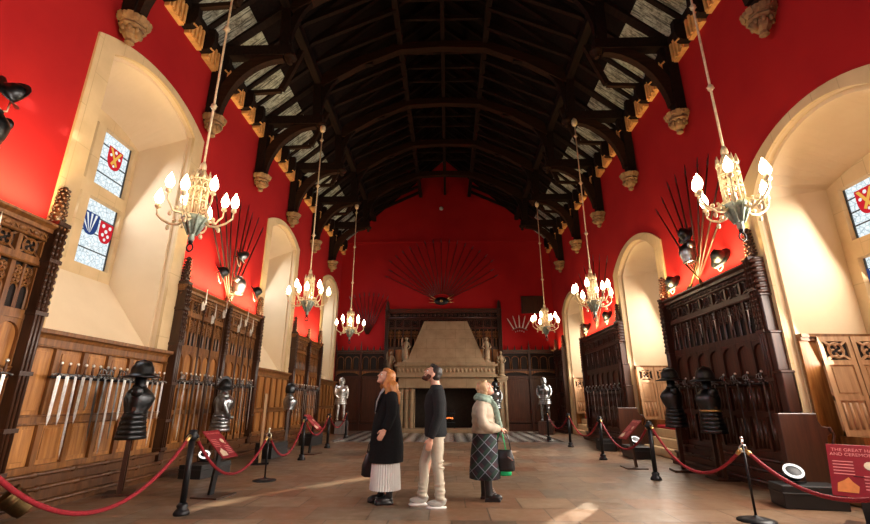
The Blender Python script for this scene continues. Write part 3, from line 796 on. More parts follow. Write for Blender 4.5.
statue('carved stone figure on the ledge left of the fireplace, before the gilded panelling', -2.62, YE-.45, 2.35, 1, 1, pi, 1.0)
statue('carved stone figure on the ledge right of the fireplace, before the gilded panelling', 2.46, YE-.45, 2.35, 1, -1, pi, 1.0)
for s, lab in ((-1,'left'),(1,'right')):
    q = MB(); q.box(-.24,.24,0,.65,2.2,2.35); q.box(-.20,.20,0,.58,0,2.2); q.tube([(-.25,.66,2.3),(.25,.66,2.3)], .03, 6)
    for k in (-.12,.12): q.tube([(k,.60,.2),(k,.60,2.1)], .05, 8)
    o = q.build('statue_pier', M['statue'], None, (-.08+s*2.54, YE-.02, 0), pi); tag(o, 'stone pier under the %s outer figure of the chimneypiece' % lab, 'pier')

def end_panelling(label, x0, x1, n):
    L = x1-x0; r = empty('gothic_panelling', ((x0+x1)/2, YE-.01, 0), pi, label, 'wall panelling', 'panelling either side of the fireplace')
    MB().box(-L/2,L/2,0,.03,0,3.55).build('backboard', M['recess'], r)
    fr = MB(); w = L/n
    for a, b in ((0,.30),(.34,.42),(2.28,2.40),(2.62,2.70),(3.42,3.52)): fr.box(-L/2,L/2,.03,.10,a,b)
    for i in range(n+1): x = -L/2+i*w; fr.box(x-.05,x+.05,.03,.13,0,3.55)
    fr.build('frame', M['oak_red'], r)
    for i in range(n):
        cx = -L/2+(i+.5)*w
        p = MB(); p.box(cx-w/2+.05,cx+w/2-.05,.03,.05,.42,2.28); p.box(cx-w/2+.14,cx+w/2-.14,.05,.065,.52,2.18)
        bevel(p.build('board_panel', M['oak_red_panel'], r), .008)
        t = MB(); m = 3
        poly = [(cx-w/2+.05,2.62)] + [(cx-(w/2-.05)*cos(pi*k/10), 2.40+.17*sin(pi*k/10)) for k in range(11)] + [(cx+w/2-.05,2.62)]
        t.prism(poly, 'y', .04, .08)
        for k in range(m):
            xx = cx-w/2+.05+(k+.5)*(w-.1)/m; ww = (w-.1)/m
            t.tube([(xx-ww*.4,.07,2.7),(xx-ww*.4,.07,3.15)]+[(xx-ww*.4*cos(pi*q/6),.07,3.15+.14*sin(pi*q/6)) for q in range(7)]+[(xx+ww*.4,.07,2.7)], .018, 5)
        t.build('arcade_panel', M['oak'], r)
    c = MB(); c.box(-L/2,L/2,0,.18,3.52,3.58)
    for i in range(n*4+1):
        x = -L/2+i*w/4; big = i % 4 == 0
        c.lathe([(.035,3.55),(.045,3.62),(.03,3.68+(.1 if big else 0)),(.008,3.80+(.22 if big else 0))], 6, (x,.10,0))
    c.build('cresting', M['oak_dark'], r)
end_panelling('mahogany gothic panelling on the end wall, left of the fireplace', -5.28, -2.90, 2)
end_panelling('mahogany gothic panelling on the end wall, right of the fireplace', 2.50, 5.13, 2)
r = empty('carved_overmantel', (-.2, YE-.01, 0), pi, 'wide dark oak overmantel screen behind the stone hood', 'wall panelling')
L = 5.4
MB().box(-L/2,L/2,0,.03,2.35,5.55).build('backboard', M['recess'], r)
for s in (-1,1): q = MB(); a, b = sorted((s*2.1, s*2.68)); q.box(a,b,0,.05,0,2.35); q.box(a+.08,b-.08,.05,.07,.4,2.2); q.build('board_panel', M['oak_red_panel'], r)
fr = MB()
for a, b in ((2.35,2.5),(3.62,3.74),(4.58,4.68),(5.05,5.12)): fr.box(-L/2,L/2,.03,.10,a,b)
nn = 14
for i in range(nn+1): x = -L/2+i*L/nn; fr.box(x-.03,x+.03,.03,.11,2.4,5.4)
fr.build('frame', M['oak_red'], r)
for i in range(nn):
    cx = -L/2+(i+.5)*L/nn; w = L/nn-.06
    if abs(cx+.1) > 1.5:
        t = MB(); t.box(cx-w/2,cx+w/2,.03,.045,2.5,3.62); t.box(cx-w/2+.05,cx+w/2-.05,.045,.06,2.6,3.5); t.build('board_panel', M['oak_panel'], r)
    if abs(cx+.1) > 1.0:
        t = MB(); tracery_tall(t, cx, 3.76, 4.56, w, .08, .014); t.build('tracery_panel', M['oak'], r)
    t = MB(); tracery_square(t, cx, 4.87, w, .34, .08, .012); t.build('frieze_panel', M['oak_red'], r)
c = MB(); c.box(-L/2-.02,L/2+.02,0,.22,5.45,5.55); c.box(-L/2,L/2,0,.16,5.36,5.45); c.tube([(-L/2,.2,5.12),(L/2,.2,5.12)], .03, 6)
for i in range(27): c.ball((-L/2+.1+i*.2,.12,5.25),(.07,.03,.05),7,4)
c.build('cornice', M['oak_red'], r)
for s in (-1,1): pinnacle(r, s*L/2, 5.5, 5.95, .17, ('oak_dark',))
# horizontal dark string beam across the end wall
mb = MB(); mb.box(XL, XR, YE-.05, YE, 9.02, 9.14); tag(mb.build('trim_30', M['red']), kind='structure')
d = MB(); d.lathe([(.001,0),(.10,0),(.11,.02),(.09,.05),(.001,.06)], 16, M=Matrix.Rotation(pi/2,3,'X')); d.build
tag(d.build('smoke_detector', M['white_trim'], None, (-.27, YE-.001, 10.9)), 'small round white fitting high on the red end wall', 'smoke detector')
d = MB(); d.box(-.55,.55,-.12,0,-.42,.42); d.box(-.5,.5,-.14,-.12,-.37,.37); tag(bevel(d.build('wall_speaker', M['oak_dark'], None, (4.15, YE-.01, 5.75)), .02), 'dark square board on the end wall behind the right far chandelier', 'board')

# ------------------------------------------------------------------ chandeliers
def chandelier(loc, label, ztop):
    r = empty('chandelier', loc, 0, label, 'chandelier', 'gilded chandeliers in two rows')
    # local z = 0 at the pendant ring
    r.scale = (.93,.93,1.2); rod = MB(); hh = (ztop - loc[2])/1.2; rod.tube([(0,0,1.05),(0,0,hh)], .017, 8)
    for z in (1.9, 3.1, 4.3):
        if z < hh - .3: rod.ball((0,0,z), (.045,.045,.05), 8, 6); rod.tube([(-.06,0,z),(.06,0,z)], .008, 5)
    rod.ball((0,0,hh-.12), (.09,.09,.11), 10, 6); rod.build('rod', M['gold'], r)
    b = MB(); b.lathe([(.03,.12),(.045,.15),(.035,.19),(.065,.22),(.095,.30),(.145,.37),(.155,.40),(.14,.42),(.11,.43)], 16)
    for k in range(8):
        a = 2*pi*k/8; b.tube([(.06*cos(a),.06*sin(a),.20),(.115*cos(a),.115*sin(a),.30),(.165*cos(a),.165*sin(a),.38),(.185*cos(a),.185*sin(a),.42)], [.014,.022,.018,.006], 5)
    b.build('lower_bowl', M['verdigris'], r)
    b = MB(); b.tube([(.045*cos(2*pi*k/12), 0, .045+.045*sin(2*pi*k/12)) for k in range(12)], .011, 6, True); b.ball((0,0,.115),(.035,.035,.03),8,5); b.build('pendant_ring', M['iron'], r)
    c = MB(); n = 8
    for k in range(n):
        a = 2*pi*k/n; ca, sa = cos(a), sin(a)
        c.tube([(.125*ca,.125*sa,.40),(.125*ca,.125*sa,.88)], .016, 6)
        c.lathe([(.022,.88),(.026,.90),(.006,.99)], 6, (.125*ca,.125*sa,0))
        a2 = a + pi/n; c.tube([(.125*ca,.125*sa,.78),(.12*cos(a2),.12*sin(a2),.86),(.125*cos(a+2*pi/n),.125*sin(a+2*pi/n),.78)], .012, 5)
        c.tube([(.125*ca,.125*sa,.62),(.12*cos(a2),.12*sin(a2),.68),(.125*cos(a+2*pi/n),.125*sin(a+2*pi/n),.62)], .010, 5)
        c.ball((.12*cos(a2),.12*sin(a2),.735), .022, 6, 4); c.ball((.12*cos(a2),.12*sin(a2),.55), .022, 6, 4)
        c.tube([(.125*ca,.125*sa,.86),(.08*ca,.08*sa,.94),(.03*ca,.03*sa,1.02)], .010, 5)
    for z in (.42,.60,.76,.87): c.tube([(.13*cos(2*pi*k/16),.13*sin(2*pi*k/16),z) for k in range(16)], .013, 5, True)
    c.lathe([(.03,1.0),(.05,1.03),(.045,1.08),(.02,1.12)], 8); c.tube([(0,0,.4),(0,0,1.02)], .02, 6)
    c.build('openwork_lantern', M['gold'], r)
    for k in range(8):
        a = 2*pi*k/8 + .2; up = (k % 2) * .10; R = .53 if k % 2 == 0 else .42
        P = [(.13,.36+up),(.22,.31+up),(.32,.31+up),(.42*R/.5,.36+up),(R-.005,.42+up),(R,.50+up)]
        am = MB(); am.tube([(x*cos(a), x*sin(a), z) for x, z in P], [.016,.015,.014,.013,.012,.012], 6)
        am.ball((.27*cos(a),.27*sin(a),.355+up), (.032,.032,.022), 7, 4); am.ball((.35*cos(a),.35*sin(a),.27+up), (.028,.028,.032), 7, 4); am.ball((.20*cos(a),.20*sin(a),.36+up), .022, 6, 4)
        am.lathe([(.012,.49),(.042,.51),(.038,.53),(.026,.56)], 8, (R*cos(a),R*sin(a),up)); o = am.build('arm', M['gold'], r)
        f = MB(); f.lathe([(.026,.555),(.048,.58),(.062,.615),(.056,.65),(.038,.69),(.017,.72),(.004,.745)], 8, (R*cos(a),R*sin(a),up)); f.build('flame_bulb', M['bulb'], o)
    return r
ZT = 8.86
ch = [((-3.46,5.62,3.18),'nearest left'),((-3.52,11.05,3.18),'middle left'),((-3.58,16.40,3.28),'far left'),((3.72,5.40,3.18),'nearest right'),((3.60,10.95,3.12),'middle right'),((3.58,16.40,3.36),'far right')]
for p, lb in ch: chandelier(p, 'gilded chandelier with lit flame bulbs, %s of the two rows' % lb, ZT)

# ------------------------------------------------------------------ weapons
def sword(kind):
    """hanging point down; local z = 0 at the guard, y out of the wall"""
    L, style, bw, mat = {'broad': (.62,'cross',.030,'steel'), 'long': (1.05,'cross',.022,'steel'), 'basket': (.88,'basket',.020,'steel'), 'dark': (.86,'basket',.018,'steel_blue'), 'short': (.45,'cross',.026,'steel')}[kind]
    r = empty('sword'); r['category'] = 'sword'
    b = MB(); b.prism([(-bw,0),(bw,0),(bw*.75,-L*.85),(0,-L),(-bw*.75,-L*.85)], 'y', -.003, .003); b.bar((0,.004,-.01),(0,.004,-L*.8),bw*.5,.004,(1,0,0)); b.build('blade', M[mat], r)
    g = MB(); g.tube([(-.10,0,.005),(-.05,0,.02),(0,0,.022),(.05,0,.02),(.10,0,.005)], [.012,.011,.013,.011,.012], 6)
    g.ball((-.10,0,.005),.016,6,4); g.ball((.10,0,.005),.016,6,4)
    if style == 'basket':
        for a in (-1,0,1): g.tube([(a*.05,.01,.02),(a*.075,.05,.06),(a*.05,.05,.11),(0,.0,.15)], .008, 5)
        g.tube([(.06*cos(pi*k/5),.05*sin(pi*k/5)+.01,.05) for k in range(6)], .008, 5)
    g.build('guard', M['steel_blue'], r)
    h = MB(); h.tube([(0,0,.02),(0,0,.075),(0,0,.14)], [.013,.016,.012], 7); h.build('grip', M['leather'], r)
    h = MB(); h.ball((0,0,.16), (.024,.018,.024), 8, 6); h.build('pommel', M['steel'], r)
    return r
PROTO = {}
def hang(kind, side, Y, Z, label, group, tilt=0):
    X = XL+.20 if side == 'L' else XR-.20
    rz = LZ if side == 'L' else RZ
    if kind not in PROTO: o = PROTO[kind] = sword(kind); tag(o, label, None, group); o.location = (X,Y,Z); o.rotation_euler = (0,tilt,rz)
    else: o = copy_tree(PROTO[kind], (X,Y,Z), (0,tilt,rz), label, group)
    return o
def rack(side, ya, yb, z, label):
    X = XL+.16 if side == 'L' else XR-.16; s = 1 if side == 'L' else -1
    r = empty('sword_rack', (X,(ya+yb)/2,z), 0, label, 'rack')
    l = (yb-ya)/2
    m = MB(); m.tube([(0,-l,0),(0,l,0)], .018, 7); k = -l+.05
    m.build('rail', M['iron'], r)
    while k < l: MB().tube([(-s*.08,k,0),(0,k,0),(s*.05,k,.02),(s*.06,k,.05)], .008, 5).build('hook', M['iron'], r); k += .4
    return r
def row(side, ya, yb, n, z, kinds, place):
    rack(side, ya, yb, z-.02, 'black iron sword rail %s' % place)
    for i in range(n):
        Y = ya + .08 + (yb-ya-.16)*i/(n-1)
        k = kinds[i % len(kinds)]
        hang(k, side, Y, z, '%s sword, %s from the near end, %s' % ({'broad':'broad bright','long':'long bright','basket':'basket-hilted','dark':'slim dark','short':'short bright'}[k], ordinal(i), place), 'swords on the rail ' + place, (i % 3 - 1)*.02)
row('L', 3.85, 5.25, 5, 1.55, ['long','basket'], 'on the left edge panelling')
row('L', 5.85, 8.25, 17, 1.58, ['broad','broad','long','broad','short','dark','dark','long','dark','broad','dark','dark','short','broad','dark','long'], 'below the first left window')
row('L', 8.62, 12.05, 20, 1.62, ['dark','long','dark','dark','long','basket'], 'on the golden left panelling')
row('L', 15.3, 18.2, 14, 1.66, ['basket','dark','long'], 'on the farther left panelling')
row('R', 7.35, 10.2, 9, 1.55, ['dark'], 'on the nearest right panelling')
row('R', 13.5, 16.8, 10, 1.60, ['dark','basket'], 'on the second right panelling')

def spear(L, kind='lance'):
    r = empty('spear'); r['category'] = 'spear'
    m = MB(); m.tube([(0,0,0),(0,0,L*.5),(0,0,L-.2)], [.016,.019,.014], 7); m.build('shaft', M['oak_red' if kind == 'lance' else 'oak_dark'], r)
    h = MB(); z = L-.2
    if kind == 'lance': h.prism([(-.012,z-.05),(.012,z-.05),(.030,z+.05),(0,z+.22),(-.030,z+.05)], 'y', -.005,.005)
    else:
        h.prism([(-.014,z-.05),(.014,z-.05),(.028,z+.06),(0,z+.34),(-.028,z+.06)], 'y', -.006,.006); h.prism([(.01,z-.1),(.12,z-.14),(.14,z+.0),(.10,z+.06),(.01,z)], 'y', -.005,.005)
    h.build('spearhead', M['steel_blue' if kind == 'lance' else 'steel'], r); return r
SP_ = {}
def put_spear(L, kind, loc, rot, label, group):
    k = (L, kind)
    if k not in SP_: o = SP_[k] = spear(L, kind); tag(o, label, None, group); o.location = loc; o.rotation_euler = rot
    else: o = copy_tree(SP_[k], loc, rot, label, group)
    return o
# fan on the end wall, 19 spears
cz = 6.0
for i in range(19):
    a = radians(-64 + 128*i/18)      # from vertical
    L = 2.55 + (.35 if abs(a) < .9 else .1)
    # angle a towards +X (world); axis rotated about world Y
    x = -.28 + .55*sin(a); z = cz + .30*cos(a)
    put_spear(2.9 if abs(a) < .9 else 2.6, 'lance', (x, YE-.06-.012*(i % 2), z), (0, a, 0), 'dark spear, %s from the left, wide fan over the fireplace' % ordinal(i), 'spear fan over the fireplace')
# trophies of gilt blades at the fan's centre
o = MB()
for s in (-1,1):
    for k in range(3): o.tube([(s*.12,0,.02+.03*k),(s*.34,.03,.10+.10*k),(s*.62,.0,.10+.20*k)], [.035,.03,.01], 6)
o.ball((0,.04,.16),(.36,.06,.20),12,8, mi=1); o.ball((0,.09,.16),(.08,.05,.08),8,6)
tag(o.build('shield_trophy', [M['brass'], M['steel_dark']], None, (-.28,YE-.10,5.78), pi), 'gilt and dark metal trophy at the centre of the spear fan', 'trophy')
def side_fan(side, Yb, Zb, tips, kind, place, off=.10):
    X = XL+off if side == 'L' else XR-off
    for i, (Yt, Zt) in enumerate(tips):
        dy, dz = Yt-Yb, Zt-Zb; L = round(sqrt(dy*dy+dz*dz), 1)
        th = math.atan2(dy, dz)       # tilt towards +Y
        # local z leans in the wall plane: rotate about world X by -th
        rot = (Matrix.Rotation(-th, 4, 'X') @ Matrix.Rotation(LZ if side == 'L' else RZ, 4, 'Z')).to_euler()
        put_spear(L, kind, (X + (.015*(i % 3))*(1 if side == 'L' else -1), Yb, Zb), rot, '%s spear from the near side, fan %s' % (ordinal(i), place), 'spear fan ' + place)
side_fan('L', 10.35, 3.50, [(8.75,5.5),(9.05,5.75),(9.4,5.9),(9.8,6.0),(10.25,6.1),(10.65,6.15),(11.0,6.15),(11.35,6.1),(11.7,6.0)], 'lance', 'on the red left wall')
side_fan('R', 8.80, 3.62, [(7.0,5.2),(7.35,5.5),(7.75,5.75),(8.15,5.9),(8.6,6.0),(9.0,6.05),(9.4,6.0),(9.75,5.85),(10.05,5.65)], 'lance', 'on the red wall past the nearest right alcove')
side_fan('R', 15.2, 3.6, [(13.6,5.6),(14.2,5.9),(14.8,6.1),(15.4,6.15),(16.0,6.1),(16.6,5.9)], 'lance', 'on the red wall past the second right alcove')
for k in range(9):
    a = radians(-26+52*k/8); put_spear(2.1, 'lance', (-3.85+.12*sin(a), YE-.06-.012*(k%2), 4.35), (0,a,0), 'dark spear, %s from the left, narrow fan left of the fireplace' % ordinal(k), 'narrow spear fan on the end wall')
for k in range(5):
    a = radians(-30+60*k/4); o = copy_tree(PROTO['broad'], (3.45+.55*sin(a), YE-.06-.012*(k%2), 4.1+.55*cos(a)), (0, a+pi if False else a, pi), 'bright sword in the small fan right of the overmantel, %s from left' % ordinal(k), 'small sword fan on the end wall')
    o.rotation_euler = (pi, a, 0)
# upright bright halberds before the golden panelling
for i, Y in enumerate((9.05, 9.5, 9.95, 10.75, 11.1, 11.45)):
    put_spear(2.95 if i % 2 == 0 else 2.75, 'halberd', (XL+.27, Y, .42), (0,0,LZ), 'upright bright-headed halberd against the golden left panelling, %s from near end' % ordinal(i), 'halberds before the golden panelling')
put_spear(2.75, 'halberd', (XL+.27, 4.55, .42), (0,0,LZ), 'bright-headed halberd upright against the left edge panelling', 'halberd at the left edge')
# small daggers on the dark right units
def dagger():
    r = empty('dagger'); r['category'] = 'dagger'
    MB().prism([(-.016,0),(.016,0),(0,-.26)], 'y', -.003,.003).build('blade', M['steel'], r)
    h = MB(); h.tube([(-.05,0,0),(.05,0,0)], .009, 5); h.tube([(0,0,0),(0,0,.10)], .012, 6); h.ball((0,0,.11), .018, 6, 4); h.build('hilt', M['steel_blue'], r); return r
dg = None
for U, (a, b), pl in ((0,(7.55,10.0),'nearest'),(1,(13.7,16.6),'second')):
    for i in range(6):
        Y = a+(b-a)*i/5; lab = 'small bright dagger on the %s right panelling, %s from near end' % (pl, ordinal(i)); gp = 'daggers on the %s right panelling' % pl
        if dg is None: dg = dagger(); tag(dg, lab, None, gp); dg.location = (XR-.13,Y,2.72); dg.rotation_euler = (0,0,RZ)
        else: copy_tree(dg, (XR-.13,Y,2.72), (0,0,RZ), lab, gp)

# ------------------------------------------------------------------ helmets and armour
def helmet_mb(style='morion', mb=None, c=(0,0,0), s=1):
    mb = mb or MB(); x0,y0,z0 = c
    if style == 'pot':      # brimmed pot helmet
        mb.lathe([(.19*s,.0),(.20*s,.008*s),(.13*s,.03*s),(.115*s,.06*s),(.11*s,.12*s),(.085*s,.17*s),(.04*s,.20*s),(.004,.205*s)], 20, c, sy=1.15)
        mb.tube([(x0,y0-.12*s,z0+.09*s),(x0,y0-.08*s,z0+.19*s),(x0,y0,z0+.215*s),(x0,y0+.08*s,z0+.19*s),(x0,y0+.12*s,z0+.09*s)], .012*s, 6)
    elif style == 'morion':
        rg = []
        for r_, z_, lift in ((.20,.0,.05),(.205,.008,.055),(.12,.04,.0),(.115,.09,0),(.10,.15,0),(.06,.20,0),(.01,.225,0)):
            rg.append([(x0+s*r_*.8*cos(2*pi*k/20), y0+s*r_*sin(2*pi*k/20)*1.05, z0+s*(z_+lift*abs(sin(2*pi*k/20))**3*1.4)) for k in range(20)])
        mb.rings(rg)
        P = [(y0+s*.12*cos(pi*k/10), z0+s*(.08+.20*sin(pi*k/10))) for k in range(11)]; mb.prism(P, 'x', x0-.006*s, x0+.006*s)
    else:                   # closed helm
        mb.lathe([(.10*s,0),(.115*s,.04*s),(.118*s,.10*s),(.112*s,.17*s),(.09*s,.225*s),(.05*s,.255*s),(.005,.265*s)], 18, c, sy=1.15)
        mb.rings([[(x0+s*.075*cos(2*pi*k/12), y0+s*(.08+.10*t+.0), z0+s*(.12+.075*(1-t)*sin(2*pi*k/12))) for k in range(12)] for t in (0,.5,.9)])
        mb.tube([(x0,y0-.11*s,z0+.14*s),(x0,y0-.06*s,z0+.25*s),(x0,y0+.03*s,z0+.275*s),(x0,y0+.10*s,z0+.22*s)], .012*s, 6)
    return mb
def wall_helmet(side, Y, Z, style, label, mat='steel_dark', tiltx=-1.05, s=.95):
    X = XL+.02 if side == 'L' else XR-.02
    r = empty('wall_helmet', (X,Y,Z), LZ if side == 'L' else RZ, label, 'helmet', 'helmets on the red walls')
    o = helmet_mb(style, s=s).build('skull', M[mat], r); o.location = (0,.10,0); o.rotation_euler = (tiltx,0,.35)
    b = MB(); b.tube([(0,0,.02),(0,.12,.06),(0,.22,.10)], .014, 6); b.build('bracket', M['iron'], r)
    t = MB(); t.tube([(.10,.10,-.02),(.06,.14,-.20),(0,.15,-.24),(-.06,.14,-.20),(-.10,.10,-.02)], .010, 5); t.build('chin_strap', M['cream_print'], r)
wall_helmet('L', 9.72, 4.05, 'pot', 'dark brimmed helmet on the red left wall, near side of the spear fan')
wall_helmet('L', 11.62, 4.05, 'pot', 'dark rounded helmet on the red left wall, far side of the spear fan')
wall_helmet('L', 4.30, 4.70, 'morion', 'gleaming dark helmet high at the left edge, upper of two', s=.98)
wall_helmet('L', 10.50, 4.68, 'morion', 'bright-rimmed helmet in the middle of the left spear fan', 'steel_blue', s=.95)
wall_helmet('R', 9.82, 3.76, 'pot', 'black brimmed helmet on the red right wall, far side of the spear fan')
wall_helmet('R', 8.00, 3.76, 'pot', 'black pointed helmet on the red right wall, near side of the spear fan', s=1.0)
wall_helmet('R', 8.98, 4.58, 'pot', 'black helmet in the middle of the right spear fan', s=.95)
wall_helmet('R', 16.3, 3.78, 'pot', 'black helmet above the second right panelling, farther of two')
wall_helmet('R', 14.1, 3.80, 'pot', 'black helmet above the second right panelling, nearer of two')
def cuirass_mb(h=.40, w=.205, d=.165, n=24):
    rg = []
    for t, kw, kd, oy in ((0,.92,.86,0),(.06,.88,.84,0),(.3,1.0,1.05,.012),(.55,1.06,1.18,.02),(.75,1.02,1.0,.01),(.88,.86,.7,0),(.97,.5,.5,0),(1.0,.40,.44,0)):
        rg.append([(w*kw*cos(2*pi*k/n), oy + d*kd*sin(2*pi*k/n)*(1+.10*max(0,sin(2*pi*k/n))**8), h*t) for k in range(n)])
    mb = MB(); mb.rings(rg)
    for s in (-1,1): mb.ball((s*w*.98,0,h*.80), (.055,.085,.085), 10, 7)
    mb.tube([(w*.92*cos(2*pi*k/n), d*.80*sin(2*pi*k/n), .01) for k in range(n)], .012, 5, True)
    mb.tube([(w*.45*cos(2*pi*k/16), d*.5*sin(2*pi*k/16), h*1.0) for k in range(16)], .014, 5, True)
    return mb
def tasset_mb(h=.34, w=.185, d=.145, flare=1.35, rows=5, n=24):
    mb = MB()
    for j in range(rows):
        a = j/rows; b = (j+1)/rows; fa = 1+(flare-1)*a; fb = 1+(flare-1)*b
        rg = []
        for f_, z in ((fa*1.03,-h*a),(fb*1.05,-h*b-.008),(fb*1.0,-h*b-.010)):
            rg.append([(w*f_*cos(2*pi*k/n), d*f_*sin(2*pi*k/n), z) for k in range(n)])
        mb.rings(rg)
        for k in range(0, n, 3): mb.ball((w*fb*1.04*cos(2*pi*k/n), d*fb*1.04*sin(2*pi*k/n), -h*(a+b)/2-.02), .009, 5, 3)
    return mb
def arm_mb(s, bend=0):
    mb = MB(); P = [(s*.20,0,.33),(s*.26,.0,.24),(s*.27,.01,.14),(s*.25,.07,.02),(s*.20,.14,-.06)]
    mb.tube(P, [.068,.058,.052,.044,.036], 10)
    mb.ball(P[0], (.08,.09,.08), 10, 7); mb.ball(P[2], (.058,.062,.05), 10, 6)
    for k in range(4): t = k/3; mb.ball((s*(.20-.01), .14+.06*t, -.07-.015*t), (.045,.03,.035), 8, 5)
    return mb
def armour(loc, rz, label, style, zt=1.18, tass=True, arms=False, legs=False, mat='steel_dark', hmat=None, stand='posts', band=False, sc=1.0):
    r = empty('suit_of_armour', loc, rz, label, 'suit of armour')
    T = Matrix.Translation((0,0,0))
    o = cuirass_mb().build('breastplate', M[mat], r, (0,0,zt-.42))
    if band:
        m = MB(); n = 20; m.tube([(.19*cos(2*pi*k/n), .15*sin(2*pi*k/n), zt-.40) for k in range(n)], .022, 6, True); m.build('belt', M['brass'], r)
    if tass: tasset_mb().build('tasset', M[mat], r, (0,0,zt-.42))
    o = helmet_mb(style, s=1.2 if style == 'pot' else 1.05).build('helmet', M[hmat or mat], r, (0,.0,zt+(.10 if style == 'pot' else .03))); r.scale = (sc,)*3
    g = MB(); g.lathe([(.10,zt-.04),(.075,zt+.0),(.08,zt+.12)], 12); g.build('gorget', M[mat], r)
    if arms:
        for s in (-1,1): arm_mb(s).build('arm_harness', M[mat], r, (0,0,zt-.42))
    if legs:
        for s in (-1,1):
            l = MB(); l.tube([(s*.10,0,zt-.50),(s*.12,.02,zt-.75),(s*.12,.04,zt-.92),(s*.13,.01,zt-1.12),(s*.13,0,zt-1.32)], [.095,.08,.06,.062,.042], 10)
            l.ball((s*.12,.05,zt-.92), (.068,.07,.065), 10, 6); l.ball((s*.14,.06,zt-1.36), (.05,.13,.045), 10, 6); l.build('leg_harness', M[mat], r)
    if stand == 'posts':
        m = MB()
        for s in (-1,1): m.bar((s*.11,0,0),(s*.09,0,zt-.35), .055, .055)
        m.bar((-.2,0,zt-.35),(.2,0,zt-.35),.05,.05); m.box(-.22,.22,-.18,.18,0,.03); m.build('stand', M['oak_dark'], r)
    elif stand == 'post':
        m = MB(); m.bar((0,0,0),(0,0,zt+.1),.07,.07); m.box(-.2,.2,-.2,.2,0,.04); m.build('stand', M['oak_dark'], r)
    elif stand == 'block':
        m = MB(); m.box(-.28,.28,-.28,.28,zt-1.9,zt-1.42); m.build('pedestal', M['oak_dark'], r)
    return r
armour((-4.66,6.92,0), radians(-62), 'black half armour with brimmed hat-like helmet on a two-legged stand below the first left window', 'pot', zt=1.50)
armour((-4.66,9.62,0), radians(-60), 'bright half suit of armour with arms before the golden left panelling', 'morion', zt=1.45, arms=True, mat='steel_blue', hmat='steel_dark')
armour((-4.56,13.4,0), radians(-60), 'steel breastplate with dark helmet on a post below the second left window', 'closed', zt=1.46, tass=False, mat='steel_blue', hmat='steel_dark', stand='post')
armour((-4.42,19.3,.22), radians(-150), 'bright full suit of armour on a pedestal in the far left corner', 'closed', zt=1.70, arms=True, legs=True, mat='steel', stand='block')
armour((3.95,19.3,.22), radians(160), 'full suit of armour on a pedestal in the far right corner', 'closed', zt=1.70, arms=True, legs=True, mat='steel_blue', stand='block')
armour((1.98,19.75,0), radians(180), 'dark armour with wide hat helmet right of the fireplace', 'pot', zt=1.75, arms=True, mat='steel_blue', hmat='steel_dark', stand='post')
armour((4.42,9.35,0), radians(80), 'steel armour with flared peaked hat helmet, farther of two by the nearest right panelling', 'pot', zt=1.55, mat='steel_dark', stand='post')
armour((4.62,8.45,0), radians(85), 'near black armour with a brass belt, nearer of two by the nearest right panelling', 'pot', zt=1.50, mat='steel_dark', band=True)
# bare breastplates on the red walls in the fans
for side, Y, Z, mt, lab in (('L',10.42,3.78,'steel','bright breastplate at the foot of the left spear fan'),('R',8.78,3.98,'steel_blue','tilted steel breastplate at the foot of the right spear fan'),('L',4.15,4.0,'steel_dark','dark breastplate high at the left edge, below the helmet')):
    o = cuirass_mb(.42,.16,.12).build('breastplate', M[mt], None, ((XL+.26 if side == 'L' else XR-.26),Y,Z-.05), LZ if side == 'L' else RZ); tag(o, lab, 'breastplate', 'breastplates on the red walls')
# crossed pistols at the foot of the right fan
for k, (a, lb) in enumerate(((.75,'leaning left'),(-.75,'leaning right'))):
    m = MB(); m.tube([(0,0,-.30),(0,0,.35)], .018, 6); m.tube([(0,0,-.28),(.03,0,-.36),(.09,0,-.42)], [.03,.034,.03], 7)
    o = m.build('old_pistol', M['brass_old'], None, (XR-.18-.04*k, 8.80, 3.74)); o.rotation_euler = (Matrix.Rotation(a,4,'X') @ Matrix.Rotation(RZ,4,'Z')).to_euler()
    tag(o, 'brass-coloured long pistol %s, crossed at the foot of the right spear fan' % lb, 'pistol', 'crossed pistols on the right wall')

# ------------------------------------------------------------------ barrier posts, ropes, signs, boxes
def post_thick(loc, label, h=.92):
    r = empty('barrier_post', loc, 0, label, 'barrier post', 'black barrier posts')
    m = MB(); m.lathe([(.085,0),(.09,.02),(.075,.05),(.055,.07),(.065,.10),(.04,.13)], 16); m.build('base', M['iron'], r)
    m = MB(); m.tube([(0,0,.1),(0,0,h-.08)], .036, 14); m.build('pole', M['iron'], r)
    m = MB(); m.lathe([(.045,h-.12),(.062,h-.09),(.062,h-.05),(.045,h-.03),(.05,h),(.012,h+.01)], 14)
    for a in (0,pi/2,pi,1.5*pi): m.ball((.06*cos(a),.06*sin(a),h-.07), .022, 7, 5)
    m.build('cap', M['iron'], r); return r
def post_thin(loc, label, h=.80):
    r = empty('barrier_post', loc, 0, label, 'barrier post', 'thin barrier posts')
    m = MB(); m.lathe([(.19,0),(.19,.012),(.12,.03),(.03,.045),(.015,.06)], 24); m.build('base', M['iron'], r)
    m = MB(); m.tube([(0,0,.03),(0,0,h)], .013, 10); m.build('pole', M['iron'], r)
    m = MB(); m.tube([(.04*cos(2*pi*k/12),0,h-.04+.04*sin(2*pi*k/12)) for k in range(12)], .009, 6, True); m.tube([(0,0,h-.02),(0,0,h+.06)], .012, 7); m.ball((0,0,h+.07),.018,8,5); m.build('cap', M['steel'], r); return r
PL = [((-3.0,3.02),.92,0),((-3.1,5.75),.92,0),((-3.06,8.12),.74,1),((-3.31,10.89),.92,0),((-3.44,13.64),.92,0),((-3.72,17.32),.92,0)]
PR = [((3.3,3.2),.92,0),((3.38,5.65),.78,1),((3.48,8.37),.92,0),((3.49,11.08),.92,0),((3.55,14.13),.92,0),((3.45,16.63),.92,0)]
